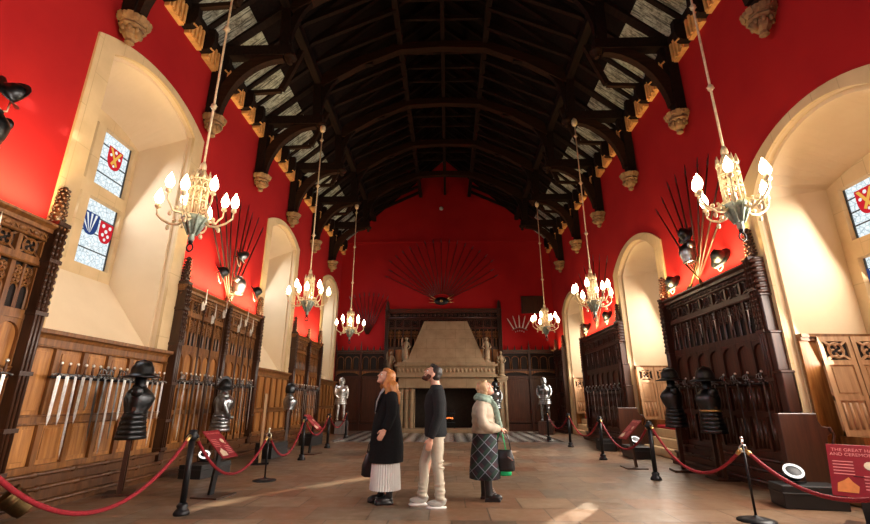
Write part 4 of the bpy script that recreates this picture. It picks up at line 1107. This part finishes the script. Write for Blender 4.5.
for side, arr in (('left',PL),('right',PR)):
    for i, ((x,y),h,t) in enumerate(arr):
        lb = '%s barrier post, %s from the viewer in the %s rope line' % ('thin disc-based black' if t else 'thick black', ordinal(i), side)
        (post_thin if t else post_thick)((x,y,0), lb, h)
    for i in range(5):
        (a, ha, ta), (b, hb, tb) = arr[i], arr[i+1]
        za, zb = ha-.06, hb-.06; pts = []
        d = Vector((b[0]-a[0], b[1]-a[1], 0)); Lr = d.length; d.normalize(); n = 20
        sag = [.52,.50,.50,.42,.40][i] if side == 'left' else [.34,.46,.50,.45,.42][i]
        for k in range(n+1):
            t = k/n; p = Vector((a[0],a[1],0)) + d*(.06+(Lr-.12)*t); pts.append((p.x,p.y, za+(zb-za)*t - sag*4*t*(1-t)))
        r = empty('barrier_rope', pts[0], 0, 'red rope between the %s and %s barrier posts, %s line' % (ordinal(i), ordinal(i+1), side), 'rope', 'red barrier ropes')
        P = [Vector(p)-Vector(pts[0]) for p in pts]
        MB().tube(P, .019, 8).build('rope', M['rope'], r)
        for q0, q1 in ((P[0],P[1]),(P[-1],P[-2])): MB().tube([q0, q0+(q1-q0)*.6], .023, 8).build('end_cap', M['brass'], r)
def text(parent, body, size, loc, mat):
    cu = bpy.data.curves.new('lettering', 'FONT'); cu.body = body; cu.size = size; cu.align_x = 'CENTER'; cu.extrude = .0008; cu.materials.append(mat)
    t = bpy.data.objects.new('tmp', cu); COL.objects.link(t); me = bpy.data.meshes.new_from_object(t.evaluated_get(bpy.context.evaluated_depsgraph_get()))
    bpy.data.objects.remove(t); o = bpy.data.objects.new('lettering', me); COL.objects.link(o); o.parent = parent; o.location = loc; return o
def sign(loc, rz, label, h, w, l, tilt, layout, mat='redsign'):
    r = empty('information_lectern', loc, rz, label, 'sign', 'red information lecterns')
    m = MB(); m.box(-.22,.22,-.20,.20,0,.02); m.build('base', M['oak_dark'], r)
    m = MB(); m.bar((0,.05,.02),(0,-.02,h-.05), .09, .035, (1,0,0)); m.build('leg', M['steel_dark' if layout != 2 else 'oak_dark'], r)
    b = MB(); b.box(-w/2,w/2,-l/2,l/2,-.012,.0); o = bevel(b.build('board', M[mat], r, (0,0,h)), .004); o.rotation_euler = (tilt,0,0)
    z = .0012
    text(o, 'THE GREAT HALL', w*.105, (0, l*.36, z), M['pink_print'])
    if layout == 0: text(o, 'AND CEREMONY', w*.105, (-.02, l*.27, z), M['pink_print'])
    q = MB()
    for k in range(5): q.box(-w*.42, -w*.06, l*(.16-.06*k)-.006, l*(.16-.06*k)+.004, 0, z)
    for k in range(5): q.box(w*.08, w*.40, l*(-.10-.06*k)-.006, l*(-.10-.06*k)+.004, 0, z)
    q.build('printed_text', M['pink_print'], o)
    q = MB(); q.prism([(w*.22+w*.11*cos(2*pi*k/12), l*.10+l*.08*sin(2*pi*k/12)) for k in range(12)], 'z', 0, z); q.prism([(w*.30+w*.03*cos(2*pi*k/8), l*.0+l*.02*sin(2*pi*k/8)) for k in range(8)], 'z', 0, z); q.build('printed_picture', M['cream_print'], o)
    q = MB(); q.prism([(-w*.40,-l*.42),(-w*.05,-l*.42),(-w*.02,-l*.30),(-w*.12,-l*.22),(-w*.18,-l*.14),(-w*.26,-l*.2),(-w*.38,-l*.26)], 'z', 0, z); q.build('printed_picture', M['orange_print' if layout == 0 else 'cream_print'], o)
    return r
sign((4.36,5.35,0), radians(-45), 'large red information lectern with printed text at the right edge', .55, .48, .58, radians(58), 0)
sign((-3.26,6.82,0), radians(80), 'red information lectern with a cream picture, nearest on the left', .68, .34, .52, radians(42), 1)
sign((-3.45,12.1,0), radians(80), 'red information lectern, farther one on the left by the fourth post', .76, .36, .54, radians(42), 1)
sign((3.67,9.8,0), radians(-92), 'red information lectern seen nearly edge on, on the right', .72, .48, .50, radians(45), 2)
# tall pale display board seen edge on
r = empty('display_board', (-4.05,10.35,0), radians(22), 'tall pale-edged display board standing edge on before the left panelling', 'display board')
MB().box(-.025,.025,-.32,.32,.04,1.42).build('panel', M['oak_pale'], r); MB().box(-.18,.18,-.34,.34,0,.04).build('base', M['iron'], r)
# floor cases with lamps
def case(loc, rz, s, label, lamp=True):
    r = empty('equipment_case', loc, rz, label, 'case', 'black cases along the walls')
    m = MB(); m.box(-s[0],s[0],-s[1],s[1],.0,s[2]); m.box(-s[0]-.01,s[0]+.01,-s[1]-.01,s[1]+.01,s[2]*.62,s[2]*.70); bevel(m.build('body', M['black_box'], r), .02, 2)
    m = MB(); m.bar((-.1,s[1]+.01,s[2]*.85),(.1,s[1]+.01,s[2]*.85),.03,.02); m.build('handle', M['iron'], r)
    return r
def floodlight(loc, rot, label, R=.11):
    r = empty('floodlight', loc, 0, label, 'floodlight', 'uplighters on the cases'); 
    m = MB(); m.lathe([(R*.35,-.12),(R*.8,-.08),(R,.0),(R*.92,.005)], 20); o = m.build('housing', M['iron'], r); o.rotation_euler = rot
    t = MB(); t.tube([(R*.9*cos(2*pi*k/20),R*.9*sin(2*pi*k/20),.008) for k in range(20)], .016, 6, True); t.build('rim', M['lamp_glow'], o)
    t = MB(); t.lathe([(.001,.0),(R*.75,.001),(R*.75,.004),(.001,.004)], 16); t.build('lens', M['steel_dark'], o)
    b = MB(); b.tube([(-R*1.15,0,0),(-R*1.15,0,-R*1.2),(R*1.15,0,-R*1.2),(R*1.15,0,0)], .010, 6); b.build('yoke', M['iron'], r)
    return r
case((4.50,6.38,0), radians(-12), (.34,.20,.26), 'long low black case on the floor by the right edge lectern')
floodlight((4.42,6.42,.40), (radians(38),radians(-12),0), 'round uplighter with glowing white rim on the black case at right')
case((-4.32,8.6,0), radians(80), (.40,.22,.22), 'black case on the floor beside the bright left armour')
floodlight((-4.3,8.45,.36), (radians(30),radians(25),0), 'round uplighter with pale rim on the case at left', .09)
case((-4.2,11.4,0), radians(80), (.36,.22,.34), 'black case between the display board and the post armour at left')
case((-4.2,14.6,0), radians(80), (.36,.22,.34), 'black case past the post armour at left')
case((4.45,11.6,0), radians(85), (.42,.22,.26), 'black case on the floor at the foot of the second right alcove')
floodlight((4.42,11.5,.40), (radians(35),0,0), 'round uplighter with pale rim on the case by the second right alcove', .10)
case((4.3,13.3,0), radians(85), (.30,.2,.28), 'black case beside the second right panelling')
# brass mortar pot on the left
r = empty('brass_mortar', (-4.66,5.42,.10), 0, 'tipped tarnished brass mortar at the lower left corner', 'mortar')
m = MB(); m.lathe([(.09,.0),(.12,.01),(.12,.03),(.13,.05),(.14,.20),(.155,.22),(.155,.24),(.145,.25),(.15,.31),(.17,.34),(.165,.35),(.13,.34),(.12,.1),(.01,.08)], 24)
o = m.build('bowl', M['brass_old'], r); o.rotation_euler = (radians(34), radians(-34), 0); o.scale = (.8,.8,.8)

# ------------------------------------------------------------------ people (local frame: facing +x, up z)
def head_into(mb, hc, tilt, scale=1.0):
    """skull, jaw, nose, lips, brow and ears, tipped back by tilt about the y axis"""
    T = Matrix.Rotation(-tilt, 3, 'Y')
    def P(x,y,z): return Vector(hc) + T @ (Vector((x,y,z))*scale)
    def ball(c, r, n=14, m=10, R=None):
        mb.ball(P(*c), tuple(k*scale for k in r), n, m, (T @ R) if R else T)
    ball((-.012,0,.028), (.098,.076,.090), 18, 12)
    ball((.020,0,-.020), (.070,.064,.085), 16, 12)
    ball((.036,0,-.068), (.048,.046,.040))                    # jaw
    ball((.073,0,-.090), (.020,.022,.018))                    # chin
    ball((.078,0,.030), (.020,.050,.018))                     # brow
    ball((.092,0,-.004), (.016,.011,.030), 10, 8, Matrix.Rotation(-.35,3,'Y'))
    ball((.108,0,-.022), (.014,.013,.012), 8, 6)
    ball((.086,0,-.052), (.012,.024,.007), 8, 6); ball((.083,0,-.064), (.012,.021,.008), 8, 6)
    for s in (-1,1):
        ball((.060,s*.036,-.020), (.026,.022,.022), 10, 8)
        ball((-.008,s*.078,-.008), (.022,.010,.034), 10, 8)
    return P, T
def eyes(parent, P, T, scale=1.0):
    for s in (-1,1):
        m = MB(); m.ball(P(.077,s*.031,.006), (.013*scale,.014*scale,.010*scale), 10, 8, T); e = m.build('eye', M['white_trim'], parent)
        m = MB(); m.ball(P(.088,s*.032,.006), (.004,.006,.006), 8, 6, T); m.build('iris', M['hair_dark'], e)
def hand_into(mb, w, d, n, curl=.6, s=1.0):
    """w wrist, d unit direction of the palm, n palm normal (fingers curl towards it)"""
    w = Vector(w); d = Vector(d).normalized(); n = Vector(n); n = (n - n.dot(d)*d).normalized(); a = d.cross(n)
    R = Matrix((d, a, n)).transposed()
    mb.ball(w + d*.045*s, (.050*s,.040*s,.017*s), 12, 8, R); mb.ball(w + d*.012*s, (.03*s,.026*s,.02*s), 10, 6, R)
    for i, (off, L) in enumerate(((-.030,.060),(-.011,.072),(.009,.068),(.028,.054))):
        p = w + d*.082*s + a*off*s; P = [w + d*.04*s + a*off*.8*s, p]; ang = 0; q = p
        for j, f in enumerate((.45,.32,.25)):
            ang += curl*(.5 if j == 0 else .7); q = q + (d*cos(ang) + n*sin(ang))*L*f*s; P.append(q)
        mb.tube(P, [.0095*s,.0095*s,.009*s,.0082*s,.007*s], 8)
    p = w + d*.02*s - a*.026*s; t = (d*.6 - a*.65 + n*.35).normalized(); t2 = (d*.85 - a*.2 + n*.5).normalized()
    mb.tube([w + d*.012*s, p, p + t*.032*s, p + t*.03*s + t2*.030*s, p + t*.03*s + t2*.052*s], [.013*s,.013*s,.012*s,.0105*s,.008*s], 8)
def ell(c, rx, ry, n=20, wob=None, ph=0):
    return [(c[0] + rx*cos(2*pi*k/n)*(1 + (wob(2*pi*k/n) if wob else 0)), c[1] + ry*sin(2*pi*k/n)*(1 + (wob(2*pi*k/n) if wob else 0)), c[2]) for k in range(n)]

# --- woman in the black coat
def person_coat():
    loc = (-.83, 6.45, 0); r_z = radians(198)
    b = MB(); P, T = head_into(b, (.035,0,1.575), radians(24), 1.0)
    b.tube([(-.015,0,1.38),(.0,0,1.46),(.015,0,1.53)], [.065,.052,.050], 12)
    b.rings([ell((0,0,.86),.11,.15), ell((0,0,1.0),.10,.135), ell((.01,0,1.18),.11,.14), ell((.0,0,1.34),.085,.15), ell((-.01,0,1.40),.055,.09)])
    for s in (-1,1):
        b.tube([(0,s*.08,.9),(.0,s*.085,.5),(-.01,s*.085,.12)], [.085,.06,.04], 10)
        b.tube([(-.015,s*.16,1.35),(-.01,s*.215,1.10),((.08 if s > 0 else .10),s*(.25 if s > 0 else .19),.89)], [.05,.042,.028], 10)
    hand_into(b, (.082,.252,.90), (.45,-.05,-.85), (-.2,-1,0), .45)
    hand_into(b, (.10,-.19,.86), (.35,0,-.9), (0,1,0), .9)
    b.tube([(-.01,-.2,1.10),(.06,-.19,.96),(.10,-.19,.86)], [.042,.034,.028], 10)
    o = b.build('person', M['skin'], None, loc, r_z); remesh(o, .0075, 1)
    tag(o, 'person with long copper red hair in a black coat and white pleated skirt, looking up', 'person', 'visitors in the hall')
    eyes(o, P, T)
    # coat
    c = MB()
    def w(a): return .02*sin(5*a)
    c.rings([ell((.0,0,.49),.225,.235,28,w), ell((.0,0,.70),.225,.24,28,w), ell((.0,0,.95),.195,.225,28), ell((0,0,1.10),.165,.205,28), ell((.0,0,1.25),.150,.205,28), ell((-.015,0,1.35),.125,.195,28), ell((-.03,0,1.41),.085,.13,28), ell((-.035,0,1.44),.06,.08,28)])
    for s in (-1,1):
        c.tube([(-.02,s*.15,1.355),(-.02,s*.215,1.24),(-.015,s*.235,1.10),(.03,s*.245,.99),(.075,s*.25,.905)] if s > 0 else [(-.02,s*.15,1.355),(-.02,s*.215,1.24),(0,s*.225,1.10),(.06,s*.21,.98),(.095,s*.195,.89)], [.075,.075,.068,.062,.058], 12)
    c = remesh(c.build('coat', M['coat_black'], o), .011, 3)
    l = MB()
    for s in (-1,1):
        l.add([(.02,s*.075,1.445),(.125,s*.075,1.30),(.165,s*.03,1.12),(.175,s*.06,1.12),(.150,s*.13,1.28),(.06,s*.13,1.42),(-.05,s*.09,1.46)], [(0,1,2,3,4,5,6)])
    q = l.build('lapel', M['coat_black'], o); sm = q.modifiers.new('t','SOLIDIFY'); sm.thickness = .014
    k = MB(); k.rings([ell((.055,0,1.10),.115,.08,16), ell((.05,0,1.25),.108,.085,16), ell((.02,0,1.37),.092,.075,16), ell((.008,0,1.435),.062,.06,16)]); k.build('jumper', M['grey_knit'], o)
    # pleated skirt
    s_ = MB(); n = 72
    def pl(k): return .0 if k % 2 else .016
    def ring(z, rx, ry, f): return [((rx + f*pl(k))*cos(2*pi*k/n), (ry + f*pl(k))*sin(2*pi*k/n), z) for k in range(n)]
    s_.rings([ring(.75,.15,.18,.2), ring(.55,.165,.18,.8), ring(.36,.175,.19,1.1), ring(.165,.18,.20,1.5)], cap=False, smooth=False)
    q = s_.build('skirt', M['white_cloth'], o); sm = q.modifiers.new('t','SOLIDIFY'); sm.thickness = .006
    for s, dx in ((-1,.03),(1,-.03)):
        m = MB(); m.tube([(dx,s*.085,.34),(dx,s*.085,.18),(dx,s*.085,.08)], [.062,.055,.052], 12); m.ball((dx+.06,s*.085,.045), (.125,.046,.050), 14, 9); m.box(dx-.06,dx+.16,s*.085-.042,s*.085+.042,0,.028)
        m.tube([(dx+.14,s*.085,.03),(dx+.18,s*.085,.03)], [.042,.03], 10)
        remesh(m.build('boot', M['boot'], o), .008, 1)
    # long hair: cap and locks
    h = MB(); 
    def B(c_, r_, R=None): h.ball(P(*c_), r_, 14, 10, T)
    B((-.035,0,.042), (.098,.090,.088)); B((-.068,0,-.01), (.070,.086,.10)); B((.01,0,.085),(.075,.07,.045))
    for s in (-1,1):
        a = P(-.005,s*.066,.04); bq = P(-.04,s*.092,-.06)
        for j, (dx, y2, ln, rr) in enumerate(((-.03,.125,.28,.038),(.02,.115,.33,.034),(-.075,.120,.27,.040),(.055,.10,.24,.022),(-.11,.09,.22,.036))):
            e = Vector((a.x+dx-.01, s*(y2+.028), a.z-ln)); mid = Vector(((bq.x+dx*.7+e.x)/2, s*(y2+.02), bq.z*.55+e.z*.45))
            h.tube([a, bq + Vector((dx*.7,0,0)), mid + Vector((.014*cos(j*2),0,.02)), (mid+e)/2 + Vector((-.014*cos(j*2),0,0)), e], [rr*.8,rr*1.1,rr*1.15,rr*.95,rr*.25], 9)
    for y in (-.07,0,.07): h.tube([P(-.08,y,.03), P(-.10,y*1.2,-.08), Vector((-.12,y*1.2,1.36)), Vector((-.145,y*1.2,1.22))], [.045,.052,.048,.015], 9)
    remesh(h.build('hair', M['hair_red'], o), .008, 1)
    # handbag, held in the far hand
    g = empty('handbag', (-.99, 6.33+.36, .0), radians(200), 'black soft handbag hanging from the hand of the person in the black coat', 'bag')
    m = MB(); m.rings([ell((0,0,.27),.10,.045,18), ell((0,0,.30),.14,.06,18), ell((0,0,.42),.135,.06,18), ell((0,0,.54),.09,.045,18), ell((0,0,.59),.06,.02,18)]); m.build('pouch', M['black_leather'], g)
    m = MB(); m.tube([(-.07,0,.57),(-.05,0,.68),(0,0,.76),(.05,0,.68),(.07,0,.57)], .008, 7); m.build('strap', M['black_leather'], g)
    return o, g
w1, bag1 = person_coat()
def local_to_world(o, p):
    R = Matrix.Rotation(o.rotation_euler.z, 4, 'Z'); return Vector(o.location) + (R @ Vector(p))
q = local_to_world(w1, (.155,-.19,.02)); bag1.location = (q.x, q.y, q.z)

# --- man in the dark jumper
def person_man():
    loc = (-.165, 6.26, 0)
    b = MB(); P, T = head_into(b, (.045,0,1.605), radians(30), 1.0)
    b.tube([(-.015,0,1.40),(.005,0,1.48),(.02,0,1.55)], [.075,.062,.058], 12)
    b.rings([ell((0,0,.88),.11,.16), ell((0,0,1.02),.10,.145), ell((.01,0,1.20),.12,.16), ell((.0,0,1.36),.10,.18), ell((-.01,0,1.43),.06,.10)])
    for s, fx in ((1,-.05),(-1,.17)):
        b.tube([(0,s*.08,.86),(fx*.6,s*.09,.5),(fx,s*.095,.10)], [.075,.05,.035], 10)
    b.tube([(-.02,.20,1.36),(-.03,.245,1.06),(.07,.22,.80)], [.055,.045,.03], 10)
    b.tube([(-.02,-.20,1.36),(-.03,-.245,1.06),(.02,-.24,.80)], [.055,.045,.03], 10)
    hand_into(b, (.07,.22,.805), (.25,-.1,-.95), (.0,-1,0), .5, 1.08)
    hand_into(b, (.02,-.24,.80), (.1,0,-1), (0,1,0), .5, 1.08)
    o = b.build('person', M['skin'], None, loc, radians(184)); remesh(o, .0075, 1)
    tag(o, 'bearded person in a charcoal jumper and pale chinos, looking up', 'person', 'visitors in the hall'); eyes(o, P, T)
    c = MB()
    c.rings([ell((.0,0,.82),.135,.18,26), ell((.0,0,.86),.148,.19,26), ell((.0,0,.94),.145,.19,26), ell((0,0,1.08),.140,.185,26), ell((.005,0,1.22),.148,.20,26), ell((.0,0,1.34),.130,.215,26), ell((-.015,0,1.42),.095,.16,26), ell((-.01,0,1.47),.070,.085,26)])
    c.tube([(-.02,.185,1.385),(-.035,.25,1.24),(-.03,.265,1.10),(.02,.245,.95),(.068,.222,.815)], [.080,.078,.068,.062,.044], 12)
    c.tube([(-.02,-.185,1.385),(-.035,-.25,1.24),(-.04,-.265,1.10),(-.01,-.255,.95),(.02,-.242,.82)], [.080,.078,.068,.062,.044], 12)
    remesh(c.build('jumper', M['sweater'], o), .010, 3)
    t = MB()
    t.rings([ell((0,0,.80),.125,.165,24), ell((0,0,.90),.130,.17,24), ell((0,0,.97),.125,.165,24)])
    for s, fx in ((1,-.05),(-1,.17)):
        t.tube([(0,s*.075,.86),(fx*.35,s*.085,.70),(fx*.72+.02,s*.09,.50),(fx*.86,s*.09,.30),(fx,s*.095,.09)], [.098,.088,.070,.062,.060], 14)
        for z, dx in ((.12,.012),(.165,-.012),(.21,.012),(.27,-.01),(.47,.014),(.52,-.014)):
            cx = fx*(1-max(0,z-.1)*.5); t.tube([(cx+.060*cos(q), s*.093+.060*sin(q), z+dx*cos(q)) for q in [2*pi*k/12 for k in range(12)]], .012, 5, True)
    remesh(t.build('trousers', M['khaki'], o), .009, 2)
    for s, fx in ((1,-.05),(-1,.17)):
        m = MB(); m.ball((fx+.045,s*.098,.058), (.120,.044,.042), 14, 9); m.ball((fx-.02,s*.098,.09), (.065,.045,.045), 12, 8)
        q = remesh(m.build('shoe', M['sneaker'], o), .008, 1)
        m = MB(); rg = lambda z, k: [(fx+.045+.126*k*cos(2*pi*j/20), s*.098+.050*k*sin(2*pi*j/20)*(1+.12*cos(2*pi*j/20)), z) for j in range(20)]
        m.rings([rg(.0,.97), rg(.008,1.0), rg(.022,1.0)]); m.build('sole', M['rubber'], q)
    h = MB(); 
    def B(c_, r_): h.ball(P(*c_), r_, 14, 10, T)
    B((-.030,0,.048), (.092,.084,.082)); B((-.062,0,.0), (.062,.082,.078)); B((.030,0,.100),(.058,.060,.030)); B((-.02,0,.10),(.08,.07,.04))
    for k in range(9): B((.06-.02*k, .03*sin(k*2.1), .115-.004*k*k*.25), (.022,.03,.02))
    remesh(h.build('hair', M['hair_dark'], o), .008, 1)
    h = MB()
    B2 = lambda c_, r_: h.ball(P(*c_), r_, 12, 8, T)
    B2((.052,0,-.086), (.050,.050,.034)); B2((.078,0,-.095), (.026,.034,.030))
    for s in (-1,1): B2((.030,s*.052,-.055), (.035,.016,.045)); B2((.004,s*.066,-.02),(.014,.008,.035)); B2((.082,s*.02,-.043), (.010,.018,.006))
    remesh(h.build('beard', M['beard'], o), .008, 1)
    return o
person_man()

# --- woman with the scarf and tartan skirt
def person_scarf():
    loc = (.50, 6.66, 0)
    b = MB(); P, T = head_into(b, (.035,0,1.425), radians(28), .97)
    b.tube([(-.01,0,1.24),(.0,0,1.32),(.015,0,1.38)], [.062,.050,.048], 12)
    b.rings([ell((0,0,.80),.12,.15), ell((0,0,.95),.11,.14), ell((.01,0,1.1),.11,.14), ell((.0,0,1.22),.08,.13), ell((-.01,0,1.26),.05,.08)])
    for s, dx in ((-1,.04),(1,-.02)):
        b.tube([(0,s*.08,.8),(dx*.5,s*.08,.45),(dx,s*.08,.10)], [.085,.050,.034], 10)
        b.tube([(-.01,s*.16,1.2),(.0,s*.20,.98),(.20,s*.09,.90)], [.048,.042,.028], 10)
    hand_into(b, (.205,-.065,.90), (.9,.45,-.15), (-.1,.3,-.9), .6, .95)
    hand_into(b, (.205,.06,.885), (.9,-.45,-.15), (-.1,-.3,-.9), .6, .95)
    o = b.build('person', M['skin'], None, loc, radians(-6)); remesh(o, .0075, 1)
    tag(o, 'person with ash blond hair, beige puffer jacket, green scarf and tartan skirt, looking up', 'person', 'visitors in the hall'); eyes(o, P, T, .97)
    c = MB()
    zs = [(.84,.155,.20),(.86,.17,.205),(.91,.165,.20),(.945,.150,.185),(.985,.165,.20),(1.03,.155,.19),(1.08,.165,.20),(1.12,.155,.195),(1.17,.150,.20),(1.22,.125,.185),(1.27,.085,.12),(1.31,.065,.07)]
    c.rings([ell((-.01,0,z),rx,ry,26) for z, rx, ry in zs])
    for s in (-1,1):
        pts = [(-.02,s*.15,1.215),(-.03,s*.205,1.13),(-.03,s*.225,1.05),(-.01,s*.225,.98),(.04,s*.20,.93),(.10,s*.155,.915),(.155,s*.11,.905),(.205,s*.075,.90)]
        c.tube(pts, [.072,.078,.069,.076,.070,.072,.062,.046], 12)
        for p in pts[1:6:2]: c.ball(p, .079, 10, 7)
    remesh(c.build('puffer_jacket', M['puffer'], o), .010, 2)
    t = MB(); 
    def w(a): return .03*sin(6*a+1)
    t.rings([ell((0,0,.94),.135,.17,30), ell((0,0,.80),.165,.20,30), ell((-.005,0,.60),.185,.215,30,w), ell((-.01,0,.40),.20,.225,30,w), ell((-.01,0,.27),.205,.23,30,w)])
    t.build('skirt', M['tartan'], o)
    for s, dx in ((-1,.04),(1,-.02)):
        m = MB(); m.tube([(dx*.7,s*.08,.42),(dx-.005,s*.08,.2),(dx,s*.08,.07)], [.062,.052,.052], 12); m.ball((dx+.06,s*.08,.05), (.118,.046,.050), 14, 9); m.box(dx-.06,dx+.15,s*.08-.040,s*.08+.040,0,.03)
        q = remesh(m.build('boot', M['boot'], o), .008, 1)
        m = MB()
        for k in range(5): m.bar((dx+.055+.012*k,s*.08-.03,.16-.022*k),(dx+.055+.012*k,s*.08+.03,.155-.022*k),.008,.008)
        m.build('lace', M['white_trim'], q)
    h = MB()
    B = lambda c_, r_: h.ball(P(*c_), r_, 14, 10, T)
    B((-.032,0,.045), (.094,.086,.084)); B((-.066,0,-.005), (.065,.082,.085)); B((.015,0,.09),(.065,.066,.035)); B((-.085,0,-.07),(.05,.06,.05))
    for s in (-1,1): B((-.01,s*.076,.0),(.035,.018,.055)); B((-.045,s*.07,-.05),(.04,.025,.055))
    for k in range(8): B((-.10+.012*(k%3), .05*sin(k*1.7), .06-.02*k), (.03,.03,.03))
    remesh(h.build('hair', M['hair_blond'], o), .008, 1)
    s_ = MB()
    s_.tube([(.10*cos(2*pi*k/16)+.0, .105*sin(2*pi*k/16), 1.285+.02*cos(2*pi*k/16)*-1+.012*sin(4*pi*k/16)) for k in range(16)], .042, 9, True)
    s_.tube([(.09*cos(2*pi*k/16)+.01, .095*sin(2*pi*k/16), 1.325-.02*cos(2*pi*k/16)) for k in range(16)], .030, 9, True)
    for s in (-1,1):
        s_.tube([(.10,s*.06,1.27),(.155,s*.065,1.20),(.185,s*.06,1.08),(.205,s*.065,.98),(.225+.01*s,s*.05,.88),(.235,s*.045,.82)], [.040,.044,.042,.040,.038,.022], 9, flat=.55)
    remesh(s_.build('scarf', M['scarf'], o), .009, 2)
    return o
w2 = person_scarf()
q = local_to_world(w2, (.26,-.02,0))
g = empty('shoulder_bag', (q.x, q.y, 0), radians(-12), 'black bag held low in front of the person in the tartan skirt', 'bag')
m = MB(); m.rings([ell((0,0,.36),.125,.035,16), ell((0,0,.39),.14,.05,16), ell((0,0,.52),.135,.055,16), ell((0,0,.60),.11,.04,16), ell((0,0,.63),.10,.025,16)]); remesh(m.build('pouch', M['black_leather'], g), .01, 1)
m = MB(); m.tube([(-.09,0,.61),(-.08,0,.76),(-.03,.0,.865),(.02,0,.865),(.07,0,.75),(.09,0,.61)], .008, 7); m.build('strap', M['black_leather'], g)
m = MB(); m.bar((.05,-.055,.55),(.12,-.05,.50),.02,.012); m.build('buckle', M['steel'], g)
q = local_to_world(w2, (.215,.09,0))
g = empty('shopping_bag', (q.x, q.y, 0), radians(-6), 'bright green shopping bag behind the black bag', 'bag')
m = MB(); m.rings([ell((0,0,.29),.12,.025,12), ell((0,0,.31),.135,.03,12), ell((0,0,.62),.12,.03,12)]); m.build('sack', M['green_bag'], g)
m = MB(); m.tube([(-.07,0,.61),(-.02,0,.84),(.01,0,.85),(.03,0,.84),(.07,0,.61)], .007, 6); m.build('handle', M['green_bag'], g)

# ------------------------------------------------------------------ light
W = bpy.data.worlds.new('sky'); SC.world = W; W.use_nodes = True
W.node_tree.nodes['Background'].inputs[0].default_value = (.75,.85,1,1); W.node_tree.nodes['Background'].inputs[1].default_value = .02
def area(name, loc, aim, size, power, color, spread=180, cam=None):
    l = bpy.data.lights.new(name, 'AREA'); l.shape = 'RECTANGLE'; l.size, l.size_y = size; l.energy = power; l.color = color; l.spread = radians(spread)
    o = bpy.data.objects.new(name, l); COL.objects.link(o); o.location = loc
    o.rotation_euler = (Vector(aim)-Vector(loc)).to_track_quat('-Z','Y').to_euler(); return o
def point(name, loc, power, color, r=.1):
    l = bpy.data.lights.new(name, 'POINT'); l.energy = power; l.color = color; l.shadow_soft_size = r
    o = bpy.data.objects.new(name, l); COL.objects.link(o); o.location = loc; return o
WARM = (1,.70,.40); COOL = (.80,.90,1); UP = (1,.72,.32)
# uplighters hidden on the cornices of the panelling wash the red walls
for side, a, b, pw in (('L',1.7,5.3,130),('L',8.6,12.1,160),('L',15.2,18.3,95),('R',7.2,10.3,115),('R',13.4,16.9,95),('R',19.9,21.4,12)):
    X = XL if side == 'L' else XR; s = 1 if side == 'L' else -1; y = (a+b)/2
    area('cornice_uplight', (X+s*.30, y, 3.50), (X-s*.10, y, 4.4), (b-a, .06), pw, UP, 130)
SL = bpy.data.lights.new('sun', 'SUN'); SL.energy = 70; SL.color = (1,.86,.66); SL.angle = radians(.5)
so = bpy.data.objects.new('sun', SL); COL.objects.link(so); so.location = (20,30,12)
so.rotation_euler = Vector((-.585,-.811,-.302)).to_track_quat('-Z','Y').to_euler()
# daylight entering the windows
for (ya, yb, zb, zs, rise), pw in zip(LW, (70,60,50,330)):
    area('window_daylight', (XL-.80, (ya+yb)/2, 4.8), (0, (ya+yb)/2+.3, 2.5), (yb-ya-1.2, 2.4), pw, COOL, 160)
for (ya, yb, zb, zs, rise), pw, pw2 in zip(RW, (150,115,80,0), (300,240,150,600)):
    if pw: area('window_daylight', (XR+1.12, (ya+yb)/2, 3.4), (-1, (ya+yb)/2+.3, .6), (yb-ya-1.0, 2.0), pw, (1,.93,.84), 160)
    area('window_daylight', (XR-.02, (ya+yb)/2, 3.0), (-2, (ya+yb)/2-.2, .6), (yb-ya-.9, 2.6), pw2, (1,.90,.78), 140)

SC.view_settings.view_transform = 'Standard'; SC.view_settings.look = 'None'; SC.view_settings.gamma = 1; SC.view_settings.exposure = 0
try: SC.view_settings.use_curve_mapping = False
except Exception: pass
SC.cycles.max_bounces = 6; SC.cycles.diffuse_bounces = 2; SC.cycles.sample_clamp_indirect = 4; SC.cycles.use_denoising = True

# ------------------------------------------------------------------ camera
cd = bpy.data.cameras.new('camera'); cam = bpy.data.objects.new('camera', cd); COL.objects.link(cam)
cd.sensor_width = 36; cd.sensor_fit = 'HORIZONTAL'; cd.lens = 449/870*36; cd.clip_start = .05; cd.clip_end = 200
cam.location = (0, 0, 1.25)
yaw = math.atan(13/(449/cos(radians(17.3))))
cam.rotation_euler = (radians(90+17.3), 0, yaw)
SC.camera = cam
